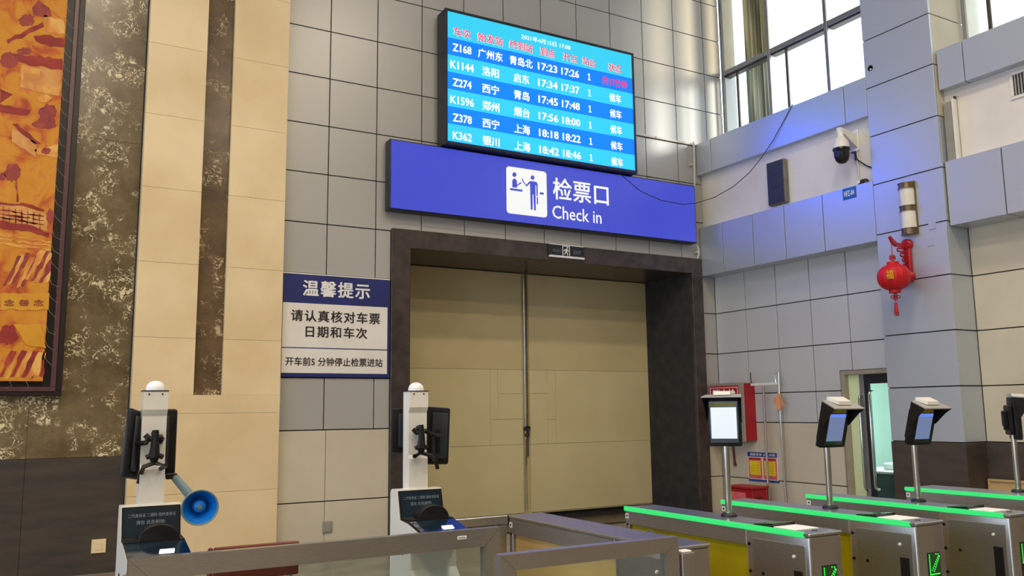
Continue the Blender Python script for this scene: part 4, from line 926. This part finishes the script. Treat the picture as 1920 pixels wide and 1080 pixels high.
po = thing('safety_poster', 'small blue topped fire safety poster with two yellow sheets', 'poster', (XT, 8.9, 0.53))
y1p, y0p, zp0, zp1 = PX(1402, 850, XT).y, PX(1457, 850, XT).y, 0.535, 0.935
bm = B(); box(bm, XT-0.004, XT, y0p, y1p, zp0, zp1); make('sheet', bm, M['notice_white'], po)
bm = B(); box(bm, XT-0.006, XT-0.003, y0p, y1p, zp1-0.065, zp1); make('header', bm, M['blue_print'], po)
bm = B(); box(bm, XT-0.006, XT-0.003, y0p-0.02, y1p, zp0-0.005, zp0+0.025); make('footer', bm, M['blue_print'], po)
text('lettering', '消防安全 人人有责', M['white_ink'], po, (XT-0.0075, 0, 0), UY, UZ, -(y1p-0.05), -(y0p+0.03), zp1-0.05, zp1-0.015, 0.01)
ymid = (y0p+y1p)/2
for a, b in ((y0p+0.012, ymid-0.012), (ymid+0.012, y1p-0.012)):
    bm = B(); box(bm, XT-0.006, XT-0.003, a, b, zp0+0.035, zp1-0.075); make('pink_border', bm, M['pink_print'], po)
    bm = B(); box(bm, XT-0.008, XT-0.005, a+0.025, b-0.025, zp0+0.085, zp1-0.12); make('yellow_sheet', bm, M['yellow_print'], po)
    bm = B(); box(bm, XT-0.008, XT-0.005, a+0.02, b-0.02, zp1-0.105, zp1-0.082); make('red_heading', bm, M['red'], po)
    bm = B()
    for k in range(4): box(bm, XT-0.0092, XT-0.0075, a+0.05, b-0.05-0.02*(k % 2), zp0+0.12+k*0.03, zp0+0.124+k*0.03)
    make('print_line', bm, M['amber'], po)
rb = thing('red_box', 'red metal extinguisher box on the floor below the poster', 'box', (8.8, 8.9, 0)); q0, q1 = PX(1385, 907, 8.9), PX(1420, 908, 8.9)
bm = B(); box(bm, 8.62, 8.90, 8.63, 9.10, 0.0, 0.47, 0.01); make('box_body', bm, M['red'], rb)
bm = B(); box(bm, 8.60, 8.92, 8.61, 9.12, 0.47, 0.50, 0.006); make('lid', bm, M['red'], rb)
bm = B(); box(bm, 8.61, 8.622, 8.75, 9.02, 0.30, 0.42, 0.003); make('window', bm, M['pink_print'], rb)
bm = B(); tube(bm, [(8.68, 8.628, 0.36), (8.70, 8.60, 0.36), (8.78, 8.60, 0.36), (8.80, 8.628, 0.36)], 0.008, 6); make('handle', bm, M['black'], rb, True)
st = thing('steel_stand', 'two tall thin steel poles joined by a crossbar before the cream wall', 'stand', (8.95, 8.6, 0)); X0 = 8.99
bm = B(); tube(bm, [(X0, 8.703, 0), (X0, 8.688, 1.80), (X0, 8.673, 1.84)], 0.017, 10); make('pole', bm, M['chrome'], st, True)
bm = B(); tube(bm, [(X0, 8.386, 0), (X0, 8.411, 1.5), (X0, 8.396, 2.03)], 0.015, 10); make('pole', bm, M['chrome'], st, True)
bm = B(); box(bm, X0-0.015, X0+0.015, 8.416, 8.920, 1.86, 1.895, 0.005); make('crossbar', bm, M['white'], st)
bm = B(); tube(bm, [(X0, 8.914, 1.87), (X0, 8.920, 2.05)], 0.008, 6); make('hook', bm, M['dark_metal'], st, True)
bm = B(); tube(bm, [(X0, 8.456, 1.88), (X0, 8.467, 2.0), (X0, 8.441, 2.03), (X0, 8.416, 2.0)], 0.008, 6); make('hook', bm, M['chrome'], st, True)
for i, y in enumerate((8.703, 8.386)):
    bm = B(); lathe(bm, [(0.0, 0.02), (0.045, 0.015), (0.05, 0.0), (0.0, 0.0)], (X0, y, 0), 20); make('foot', bm, M['chrome'], st, True)
cl = thing('peach_cloth', 'peach rag tied around the right steel pole', 'cloth', (X0, 8.401, 1.6))
bm = B()
prism(bm, [(X0-0.03, 8.406, 1.74), (X0-0.035, 8.487, 1.66), (X0-0.03, 8.477, 1.60), (X0-0.02, 8.416, 1.62)], (0.02, 0, 0))
prism(bm, [(X0-0.035, 8.406, 1.76), (X0-0.05, 8.441, 1.60), (X0-0.04, 8.421, 1.51), (X0-0.03, 8.371, 1.53), (X0-0.03, 8.381, 1.66)], (0.025, 0, 0))
prism(bm, [(X0-0.03, 8.391, 1.74), (X0-0.035, 8.356, 1.66), (X0-0.03, 8.310, 1.58), (X0-0.025, 8.366, 1.57)], (0.02, 0, 0))
make('rag_folds', bm, M['cloth'], cl)
bm = B(); tube(bm, [(X0+0.022*math.cos(a), 8.406+0.022*math.sin(a), 1.72) for a in [k*math.pi/5 for k in range(10)]], 0.010, 6, True); make('tied_knot', bm, M['cloth'], cl, True)
bt = thing('wooden_stick', 'short brown wooden stick hanging on the wall behind the nearest face terminal', 'stick', (XT, 9.42, 0.75))
p = PX(1377, 868, XT-0.03)
bm = B(); tube(bm, [(XT-0.03, p.y+0.02, p.z+0.30), (XT-0.03, p.y, p.z+0.03), (XT-0.03, p.y-0.01, p.z-0.04)], [0.014, 0.016, 0.024], 8); make('stick', bm, M['wood_red'], bt, True)
bm = B(); cyl(bm, (XT, p.y+0.02, p.z+0.27), (XT-0.05, p.y+0.02, p.z+0.27), 0.008, seg=8); make('nail', bm, M['dark_metal'], bt, True)
p = PX(1348, 866, XT-0.02); vv = thing('blue_valve', 'tiny blue tap handle on the wall beside the portal', 'tap', (XT, p.y, p.z))
bm = B(); box(bm, XT-0.05, XT-0.03, p.y-0.05, p.y+0.05, p.z-0.005, p.z+0.035, 0.008); make('handle', bm, M['plate_blue'], vv)
bm = B(); cyl(bm, (XT, p.y, p.z), (XT-0.04, p.y, p.z), 0.012, seg=10); make('stem', bm, M['chrome'], vv, True)
wb = thing('plywood_board', 'pale plywood board leaning on the granite base at far right', 'board', (9.15, 5.2, 0))
bm = B(); box(bm, 9.17, 9.19, 4.3, 5.69, 0.0, 0.765, 0.003); make('board', bm, M['plywood'], wb)
for a, b, c, d in ((4.3, 5.69, 0.74, 0.765), (5.66, 5.69, 0.0, 0.74), (4.3, 4.33, 0.0, 0.74)):
    bm = B(); box(bm, 9.155, 9.17, a, b, c, d, 0.003); make('edge_batten', bm, M['plywood'], wb)

# ================================================================== TICKET GATES
def gate(x, yn, yf, w, label, lit=True, side='yellow_glass', arrow=True):
    yc = yn+0.385
    g = thing('ticket_gate', label, 'gate', (x+w/2, (yn+yf)/2, 0), 'brushed steel ticket gates')
    bm = B(); box(bm, x, x+w, yn, yc, 0, 0.985, 0.012, 3); make('cabinet', bm, M['steel'], g, True)
    bm = B(); box(bm, x, x+w, yc-0.002, yf, 0.905, 0.985, 0.004); make('beam', bm, M['steel'], g)
    bm = B(); box(bm, x, x+w, yf-0.035, yf, 0, 0.905, 0.004); make('far_leg', bm, M['steel'], g)
    bm = B(); box(bm, x+0.02, x+w-0.02, yc, yf-0.035, 0.05, 0.905); make('side_panel', bm, M[side], g)
    bm = B(); box(bm, x-0.003, x+w+0.003, yc-0.002, yf-0.03, 0.0, 0.06, 0.004); make('plinth', bm, M['steel'], g)
    bm = B(); box(bm, x-0.004, x+w+0.004, yn-0.004, yf+0.004, 0.985, 1.0, 0.004); make('top_plate', bm, M['steel_top'], g)
    if lit:
        bm = B(); box(bm, x-0.007, x+0.010, yn+0.03, yf+0.004, 0.979, 1.0035, 0.003); make('light_strip', bm, M['em_green'], g)
    # service door on the left flank
    d0, d1 = yn+0.025, yc-0.045
    bm = B(); box(bm, x-0.004, x+0.002, d0, d1, 0.12, 0.945, 0.002); dd = make('service_door', bm, M['steel'], g)
    bm = B(); lathe(bm, [(0.0, -0.008), (0.006, -0.007), (0.008, 0.0)], (x-0.004, yn+0.09, 0.892), 14, 'X'); make('door_lock', bm, M['white'], dd, True)
    bm = B(); box(bm, x-0.007, x-0.003, yn+0.045, yn+0.095, 0.52, 0.832, 0.002); make('scan_window', bm, M['black_gloss'], dd)
    for yy, zz in ((yc-0.02, 0.915), (yc-0.02, 0.79), (yc-0.105, 0.79), (yc-0.02, 0.665)):
        bm = B(); lathe(bm, [(0.0, -0.006), (0.007, -0.005), (0.0085, 0.0)], (x-(0.004 if yy < d1 else 0.0), yy, zz), 14, 'X'); make('black_plug', bm, M['black'], g, True)
    # sticker and plug at the far end
    bm = B(); box(bm, x-0.0015, x+0.001, yf-0.032, yf-0.004, 0.938, 0.965); s = make('sticker', bm, M['paper'], g)
    bm = B(); box(bm, x-0.0022, x-0.001, yf-0.024, yf-0.012, 0.946, 0.958); make('sticker_mark', bm, M['dark_metal'], s)
    bm = B(); lathe(bm, [(0.0, -0.004), (0.006, -0.003), (0.007, 0.0)], (x, yf-0.018, 0.905), 12, 'X'); make('black_plug', bm, M['black'], g, True)
    if arrow:
        ax, az = x+0.115, 0.79
        bm = B(); box(bm, ax-0.048, ax+0.048, yn-0.003, yn+0.002, az-0.13, az+0.068, 0.002); dp = make('arrow_display', bm, M['black_gloss'], g)
        bm = B(); box(bm, ax-0.044, ax+0.044, yn-0.0042, yn-0.002, az-0.04, az+0.064); make('painted_glow', bm, M['led_back'], dp)  # green glow of the dots painted as plate colour, nothing emits here
        bm = B(); pts = []
        for k in range(11): pts.append((-0.038, 0.056-k*0.0086))                 # left stem
        for k in range(9): pts.append((-0.038+k*0.0086, -0.034))                 # foot
        for k in range(8): pts.append((-0.022+k*0.0075, -0.014+k*0.0088))         # two slanted strokes
        for k in range(8): pts.append((-0.008+k*0.0062, -0.020+k*0.0088))
        pts += [(0.028, 0.056), (0.036, 0.046), (0.012, 0.058)]
        for a, b in pts: box(bm, ax+a-0.0028, ax+a+0.0028, yn-0.006, yn-0.004, az+b-0.0028, az+b+0.0028)
        make('led_dots', bm, M['em_dot'], dp)
        # reader on top
        bm = B(); prism(bm, [(x+0.03, yn+0.36, 1.0), (x+0.03, yn+0.24, 1.0), (x+0.03, yn+0.24, 1.016), (x+0.03, yn+0.36, 1.006)], (w-0.06, 0, 0)); make('card_reader', bm, M['black_gloss'], g)
        bm = B(); box(bm, x+0.03, x+w-0.03, yn+0.10, yn+0.235, 1.0, 1.004, 0.001); make('reader_label', bm, M['paper'], g)
        bm = B(); lathe(bm, [(0.0, 1.003), (0.012, 1.003), (0.014, 1.0)], (x+w*0.5, yn+0.06, 0), 14); make('top_lock', bm, M['dark_metal'], g, True)
    return g
M['led_back'] = pm('led_backplate', (0.01, 0.07, 0.015), (0.012, 0.09, 0.02), 60, rough=0.3)
gate(3.060, 2.735, 4.065, 0.207, 'nearest green lit ticket gate with a yellow side panel, closest to the big door')
gate(3.745, 2.700, 4.008, 0.207, 'second green lit steel ticket gate, behind the nearest lit one')
gate(4.415, 2.645, 3.950, 0.207, 'third green lit steel ticket gate, in front of the rearmost one')
gate(5.330, 2.60, 3.900, 0.30, 'rearmost green lit ticket gate at the right edge')
gate(2.318, 2.78, 4.10, 0.205, 'unlit steel ticket gate with a beige reflection painted on its side panel, beside the framed glass barriers', False, 'tan_reflection', False)
# steel stub post with black wing in the first lane
wg = thing('gate_wing', 'black swing wing on a short steel post between the first two gates', 'barrier', (2.66, 3.30, 0))
bm = B(); cyl(bm, (2.72, 3.42, 0), (2.72, 3.42, 0.965), 0.018, seg=14); make('post', bm, M['chrome'], wg, True)
bm = B(); prism(bm, [(2.545, 3.42, 0.40), (2.705, 3.42, 0.40), (2.705, 3.42, 0.955), (2.56, 3.42, 0.925)], (0, 0.012, 0)); make('wing', bm, M['black'], wg)
bm = B(); cyl(bm, (2.72, 3.42, 0), (2.72, 3.42, 0.02), 0.05, seg=16); make('foot', bm, M['chrome'], wg, True)

# ================================================================== FACE TERMINALS
def terminal(x, y, zc, yaw, tilt, label, screen, bar_, w=0.205, h=0.285, fwd=0.0, rim=0.021):
    """yaw: direction the screen faces (0 = -y, positive = towards +x); tilt > 0 leans the top forward"""
    t = thing('face_terminal', label, 'terminal', (x, y, 1.0), 'face recognition terminals on the gates')
    bm = B(); lathe(bm, [(0.0, 1.0), (0.042, 1.0), (0.042, 1.008), (0.034, 1.016), (0.016, 1.018), (0.0, 1.018)], (x, y, 0), 24); make('flange', bm, M['dark_metal'], t, True)
    bm = B(); cyl(bm, (x, y, 1.016), (x, y, zc-0.06), 0.017, seg=18); make('pole', bm, M['chrome'], t, True)
    R = Matrix.Translation((x, y, zc)) @ Matrix.Rotation(yaw, 4, 'Z') @ Matrix.Rotation(tilt, 4, 'X') @ Matrix.Translation((0, -fwd, 0))
    # local frame: screen faces -y, x to the viewer's right
    bm = B(); box(bm, -w/2, w/2, -0.035, 0.005, -h/2, h/2, 0.008, 2); hb = make('body', bm, M['black'], t, True, xf=R)
    bm = B(); box(bm, -w/2+0.02, w/2-0.02, 0.005, 0.03, -h/2+0.03, h/2-0.05, 0.006); make('rear_case', bm, M['black'], t, xf=R)
    bm = B(); box(bm, -0.03, 0.03, 0.028, 0.055, -0.05, 0.05, 0.006); box(bm, -0.018, 0.018, 0.02, max(0.05, fwd+0.02), -0.075, -0.045, 0.004); make('mount', bm, M['black'], t, xf=R)
    zt_ = h/2-0.062
    sw = w/2-rim
    bm = B(); box(bm, -sw-0.008, sw+0.008, -0.0375, -0.034, -h/2+0.018, h/2-0.03, 0.001); make('glass_front', bm, M['black_gloss'], t, xf=R)
    bm = B(); box(bm, -sw, sw, -0.0392, -0.0372, -h/2+0.04, zt_); s = make('screen', bm, M[screen], t, xf=R)
    bm = B(); box(bm, -sw, sw, -0.0402, -0.0390, zt_-0.018, zt_); make('screen_bar', bm, M[bar_], t, xf=R)
    bm = B(); box(bm, -sw, sw, -0.0392, -0.0372, zt_+0.006, zt_+0.024); make('caption_strip', bm, M['amber'], t, xf=R)
    # hood: roof and two cheeks
    bm = B(); prism(bm, [(-w/2-0.004, 0.0, h/2), (w/2+0.004, 0.0, h/2), (w/2+0.016, -0.115, h/2-0.012), (-w/2-0.016, -0.115, h/2-0.012)], (0, 0, 0.006)); make('hood_roof', bm, M['lamp_grey'], t, xf=R)
    for sgn in (-1, 1):
        bm = B(); prism(bm, [(sgn*w/2, 0.0, h/2), (sgn*(w/2+0.012), -0.113, h/2-0.012), (sgn*(w/2+0.006), -0.085, h/2-0.045), (sgn*w/2, -0.036, h/2-0.125), (sgn*w/2, 0.0, h/2-0.14)], (sgn*0.004, 0, 0)); make('hood_cheek', bm, M['black'], t, xf=R)
    bm = B(); prism(bm, [(-w/2+0.03, 0.0, h/2+0.006), (w/2-0.03, 0.0, h/2+0.006), (w/2-0.045, -0.075, h/2+0.002), (-w/2+0.045, -0.075, h/2+0.002)], (0, 0.006, 0.018)); make('top_sensor', bm, M['white'], t, xf=R)
    return t
terminal(3.224, 3.400, 1.487, math.radians(-50), math.radians(0), 'face terminal with white lit screen turned to the camera on the nearest gate', 'em_screen', 'em_screen', 0.172, 0.262)
terminal(3.922, 3.346, 1.475, math.radians(-6), math.radians(17), 'tilted black face terminal with blue screen on the second gate, before the glass door', 'em_screen_blue', 'em_bar_blue', 0.180, 0.255, 0.05, 0.034)
terminal(4.609, 3.293, 1.470, math.radians(-6), math.radians(17), 'tilted black face terminal with blue screen on the third gate, before the pilaster', 'em_screen_blue', 'em_bar_blue', 0.180, 0.255, 0.05, 0.034)
terminal(5.600, 3.280, 1.465, math.radians(42), math.radians(0), 'dark grey face terminal cut off by the right edge of the view', 'em_screen', 'em_screen', 0.19, 0.27)
# ================================================================== WHITE TICKET CHECK KIOSKS
def kiosk(xc, label, tabs, horn=False):
    k = thing('check_kiosk', label, 'kiosk', (xc, 4.0, 0), 'white ticket check kiosks')
    x0, x1 = xc-0.122, xc+0.122
    # white body: side profile in y/z extruded across
    pr = [(4.20, 0.0), (4.20, 1.150), (4.185, 1.165), (4.115, 1.165), (4.075, 1.022), (3.965, 1.012), (3.79, 0.973), (3.778, 0.96), (3.80, 0.935), (3.92, 0.91), (3.94, 0.88), (3.94, 0.80), (3.86, 0.72), (3.86, 0.0)]
    bm = B(); prism(bm, [(x0, y, z) for y, z in pr], (x1-x0, 0, 0)); make('body', bm, M['white'], k)
    # sloping glass panel
    n = Vector((0, -0.143, 0.040)).normalized()   # across the slope
    def strip(a, b, off, ins):
        ya, za = a; yb, zb = b
        return [(x0+ins, ya, za), (x1-ins, ya, za), (x1-ins, yb, zb), (x0+ins, yb, zb)]
    nn = Vector((0, -0.963, 0.27))
    bm = B(); prism(bm, [Vector(p)+nn*0.001 for p in strip((4.112, 1.158), (4.077, 1.026), 0, 0.004)], nn*0.008); make('panel_frame', bm, M['black'], k)
    bm = B(); prism(bm, [Vector(p)+nn*0.008 for p in strip((4.110, 1.150), (4.079, 1.034), 0, 0.012)], nn*0.003); make('glass_panel', bm, M['navy_glass'], k)
    O = Vector((xc, 4.0945, 1.092)) + nn*0.0115; V = Vector((0, 0.255, 0.967))
    text('lettering', '二代身份证 二维码 临时身份证', M['dim_text'], k, O, EX, V, -0.095, 0.098, 0.022, 0.038, 0.01)
    text('lettering', '请在 此处刷验!', M['dim_text'], k, O, EX, V, -0.062, 0.055, -0.008, 0.009, 0.01)
    # reader tray and hood
    bm = B(); prism(bm, [(x0+0.003, 4.076, 1.024), (x0+0.003, 3.965, 1.018), (x0+0.003, 3.965, 1.030), (x0+0.003, 4.07, 1.036)], (x1-x0-0.006, 0, 0)); make('tray_back', bm, M['black'], k)
    bm = B(); prism(bm, [(x0+0.002, 3.963, 1.013), (x0+0.002, 3.782, 0.974), (x0+0.002, 3.782, 0.986), (x0+0.002, 3.963, 1.026)], (x1-x0-0.004, 0, 0)); make('reader_pad', bm, M['reader_blue'], k)
    bm = B(); N = 16; rings = []
    for j, (yy, s) in enumerate(((4.075, 0.86), (4.03, 1.0), (3.975, 1.0), (3.972, 0.95))):
        rings.append([bm.verts.new((xc+0.018+0.082*s*math.cos(i*math.pi/N), yy, 1.030+0.066*s*math.sin(i*math.pi/N))) for i in range(N+1)])
    for j in range(3):
        for i in range(N): bm.faces.new((rings[j][i], rings[j][i+1], rings[j+1][i+1], rings[j+1][i]))
    bm.faces.new(rings[0]); bm.faces.new(list(reversed(rings[3]))); bmesh.ops.recalc_face_normals(bm, faces=bm.faces[:]); make('scan_hood', bm, M['black'], k, True)
    bm = B(); prism(bm, [(xc+0.0, 3.83, 0.9975), (xc+0.058, 3.83, 0.9975), (xc+0.064, 3.865, 1.0052), (xc+0.008, 3.865, 1.0052)], (0, 0, 0.002)); make('reader_light', bm, M['em_spot'], k)
    bm = B(); box(bm, x0-0.004, x0, 4.03, 4.05, 0.86, 0.90, 0.002); make('side_lock', bm, M['dark_metal'], k)
    # column: square post with a shallow recess on its front
    c0, c1 = xc-0.052, xc+0.050
    pc = [(4.205, 1.10), (4.205, 1.655), (4.118, 1.655), (4.118, 1.575), (4.135, 1.548), (4.135, 1.335), (4.123, 1.315), (4.123, 1.10)]
    bm = B(); prism(bm, [(c0, y, z) for y, z in pc], (c1-c0, 0, 0)); make('column', bm, M['white'], k)
    bm = B(); box(bm, c0-0.002, c1+0.002, 4.116, 4.207, 1.655, 1.660); make('cap', bm, M['dark_metal'], k)
    for xx in (-0.03, 0.025):
        bm = B(); lathe(bm, [(0.0, -0.002), (0.004, -0.002), (0.004, 0.0)], (xc+xx, 4.118, 1.643), 8, 'Y'); make('cap_screw', bm, M['dark_metal'], k)
    bm = B(); lathe(bm, [(0.042, 1.660), (0.041, 1.672), (0.036, 1.686), (0.024, 1.698), (0.010, 1.703), (0.0, 1.704)], (xc, 4.16, 0), 24); make('dome_lamp', bm, M['dome_white'], k, True)
    for (tx, ty, tz_, yaw, tw, th, roll) in tabs:
        R = Matrix.Translation((xc+tx, ty, tz_)) @ Matrix.Rotation(math.radians(yaw), 4, 'Z') @ Matrix.Rotation(math.radians(roll), 4, 'Y')
        bm = B(); box(bm, -tw/2, tw/2, -0.012, 0.016, -th/2, th/2, 0.012, 2); tb = make('tablet', bm, M['black'], k, True, xf=R)
        bm = B(); box(bm, -tw/2+0.03, tw/2-0.03, -0.026, -0.010, -th/2+0.03, th/2-0.03, 0.01, 2); make('tablet_back', bm, M['dark_case'], k, True, xf=R)
        bm = B(); box(bm, -tw/2+0.012, tw/2-0.012, 0.0162, 0.0172, -th/2+0.015, th/2-0.015); make('tablet_screen', bm, M['black_gloss'], k, xf=R)
    # black articulated brackets
    bm = B()
    f = Vector((xc, 4.10, 1.42)); s = 1 if tabs[0][0] > 0 else -1
    cyl(bm, f+Vector((0, 0.03, 0.05)), f+Vector((0, 0.0, 0.05)), 0.014, seg=12)
    tube(bm, [f+Vector((-0.04, 0.005, 0.045)), f+Vector((-0.02, 0.0, 0.025)), f+Vector((0, -0.005, 0.03)), f+Vector((0.03, 0.0, 0.035))], 0.012, 8)
    tube(bm, [f+Vector((0, -0.005, 0.065)), f+Vector((0, -0.012, 0.0)), f+Vector((-0.002, -0.012, -0.05)), f+Vector((0.0, -0.005, -0.075))], [0.014, 0.018, 0.024, 0.012], 8)
    tube(bm, [f+Vector((-0.034, -0.008, -0.052)), f+Vector((0.0, -0.014, -0.035)), f+Vector((0.034, -0.008, -0.052))], 0.011, 8)
    make('bracket', bm, M['black'], k, True)
    bm = B()
    for (tx, ty, tz_, yaw, tw, th, roll) in tabs:
        e = Vector((xc+tx, ty-0.02, tz_-0.02)); d = -1 if tx < 0 else 1
        tube(bm, [f+Vector((0.03*d, -0.004, 0.03)), (f+e)/2+Vector((0, -0.05, 0.02)), e+Vector((0, -0.01, 0.02))], 0.011, 8)
        tube(bm, [f+Vector((0.0, -0.008, -0.075)), f+Vector((0.045*d, -0.03, -0.09)), e+Vector((-0.03*d, -0.03, -0.11)), e+Vector((-0.02*d, -0.03, -0.15))], 0.010, 8)
        cyl(bm, e+Vector((-0.01*d, -0.012, 0.05)), e+Vector((-0.01*d, -0.012, -0.07)), 0.013, seg=10)
    make('tablet_arm', bm, M['black'], k, True)
    return k
M['dark_case'] = pm('tablet_case', srgb(40, 46, 56), srgb(32, 38, 48), 10, rough=0.35)
kiosk(0.537, 'white ticket check kiosk with loudhailer, left of the two, before the beige pillar', [(-0.075, 4.19, 1.425, 62, 0.16, 0.30, 8), (0.045, 4.245, 1.43, -8, 0.13, 0.295, 0)])
kiosk(1.803, 'white ticket check kiosk, right of the two, before the big khaki door', [(0.150, 4.225, 1.425, 16, 0.165, 0.30, 3), (-0.004, 4.30, 1.455, -6, 0.14, 0.235, 0)])
# blue loudhailer on an arm of the left kiosk
hn = thing('loudhailer', 'bright blue horn loudhailer on a grey arm beside the left kiosk', 'loudhailer', (0.70, 4.15, 1.15))
hc = PY(375, 952, 4.08); hd = Vector((-0.10, -0.985, -0.12)).normalized()
Rm = hd.to_track_quat('Z', 'Y').to_matrix().to_4x4()
def hl(prof, nm, mk, seg=32):
    bm = B(); lathe(bm, prof, (0, 0, 0), seg, cap=False); make(nm, bm, M[mk], hn, True, xf=Matrix.Translation(hc) @ Rm)
hl([(0.072, 0.0), (0.078, 0.004), (0.080, 0.0), (0.074, -0.012), (0.052, -0.045), (0.036, -0.075), (0.034, -0.10), (0.0, -0.10)], 'horn_shell', 'horn_grey')
hl([(0.078, 0.003), (0.066, -0.014), (0.048, -0.038), (0.034, -0.062), (0.0, -0.064)], 'horn_mouth', 'horn_blue')
hl([(0.0, -0.008), (0.012, -0.010), (0.024, -0.016), (0.029, -0.03), (0.029, -0.06), (0.0, -0.06)], 'inner_horn', 'horn_blue')
hl([(0.0, -0.004), (0.010, -0.006), (0.012, -0.012), (0.0, -0.012)], 'horn_plug', 'horn_grey', 16)
a0 = PY(326, 893, 4.19); bm = B(); tube(bm, [a0, hc-hd*0.085+Vector((-0.022, 0.0, 0.018))], [0.017, 0.021], 12); make('arm', bm, M['horn_grey'], hn, True)
bm = B(); box(bm, a0.x-0.035, a0.x+0.012, a0.y-0.015, a0.y+0.015, a0.z-0.012, a0.z+0.014, 0.004); make('clamp', bm, M['black'], hn)

# ================================================================== STEEL AND GLASS BARRIERS
def barrier(x0, x1, y, label, h=0.083, post=0.085, zt=1.0, plate=None, th=0.045):
    b_ = thing('glass_barrier', label, 'barrier', ((x0+x1)/2, y, 0), 'steel framed glass barriers')
    y0, y1 = y, y+th
    def mit(pts): bm = B(); prism(bm, [(a, y0, c) for a, c in pts], (0, th, 0)); return bm
    e = 0.001
    make('top_bar', mit([(x0, zt), (x1, zt), (x1-post, zt-h), (x0+post, zt-h)]), M['steel'], b_)
    make('post', mit([(x0, zt-e), (x0+post-e, zt-h-e), (x0+post-e, 0.0), (x0, 0.0)]), M['steel'], b_)
    make('post', mit([(x1, zt-e), (x1-post+e, zt-h-e), (x1-post+e, 0.0), (x1, 0.0)]), M['steel'], b_)
    make('bottom_bar', mit([(x0+post, 0.06), (x1-post, 0.06), (x1-post, 0.14), (x0+post, 0.14)]), M['steel'], b_)
    bm = B(); box(bm, x0+post, x1-post, y0+th/2-0.004, y0+th/2+0.004, 0.14, zt-h); make('glass_pane', bm, M['rail_glass'], b_)
    if plate:
        u, z = plate
        bm = B(); box(bm, u-0.024, u+0.024, y0-0.002, y0, z-0.008, z+0.008, 0.001); p = make('badge', bm, M['paper'], b_)
        bm = B(); box(bm, u-0.016, u+0.016, y0-0.003, y0-0.0015, z-0.002, z+0.002); make('badge_print', bm, M['dim_text'], p)
    return b_
barrier(0.412, 2.048, 3.715, 'long steel framed glass barrier in front of both white kiosks', plate=(1.845, 0.967))
barrier(1.490, 2.289, 2.70, 'short steel framed glass barrier nearest to the camera', 0.056, 0.061, zt=1.054)
br = thing('link_rail', 'short brown steel rail linking right kiosk and unlit gate', 'rail', (2.12, 4.1, 0))
bm = B(); box(bm, 1.935, 2.31, 4.10, 4.14, 0.955, 1.0, 0.003); make('top_bar', bm, M['steel'], br)
bm = B(); box(bm, 2.245, 2.305, 4.105, 4.135, 0.0, 0.954, 0.003); make('post', bm, M['steel'], br)
bm = B(); box(bm, 1.94, 1.98, 4.105, 4.135, 0.0, 0.954, 0.003); make('post', bm, M['steel'], br)
pp = thing('end_post', 'short square steel post with white cap at the near end of the unlit gate', 'post', (2.56, 2.84, 0))
p0 = PY(1279, 1038, 2.70); p1 = PY(1303, 1038, 2.70)
bm = B(); box(bm, p0.x, p1.x, 2.70, 2.75, 0.0, p0.z, 0.003); make('post', bm, M['steel'], pp)
bm = B(); box(bm, p0.x+0.005, p1.x-0.01, 2.705, 2.745, p0.z, p0.z+0.008, 0.003); make('cap', bm, M['paper'], pp)
# ---- wooden waiting bench behind the barrier
bn = thing('waiting_bench', 'dark red wooden bench back showing over the long barrier', 'bench', (1.1, 4.75, 0))
for a, b in ((0.905, 1.334), (0.878, 0.900)):
    bm = B(); box(bm, a, b, 4.60, 4.63, 0.862, 0.888, 0.006); make('back_rail', bm, M['wood_red'], bn)
    for z in (0.60, 0.72): 
        bm = B(); box(bm, a, b, 4.602, 4.628, z, z+0.07, 0.006); make('back_slat', bm, M['wood_red'], bn)
for x in (0.892, 1.30):
    bm = B(); box(bm, x-0.010, x+0.010, 4.632, 4.665, 0.0, 0.875, 0.004); make('leg', bm, M['steel'], bn)
    bm = B(); box(bm, x-0.010, x+0.010, 5.0, 5.03, 0.0, 0.42, 0.004); make('leg', bm, M['steel'], bn)
for k in range(4):
    bm = B(); box(bm, 0.88, 1.334, 4.665+k*0.095, 4.75+k*0.095, 0.42, 0.445, 0.005); make('seat_slat', bm, M['wood_red'], bn)
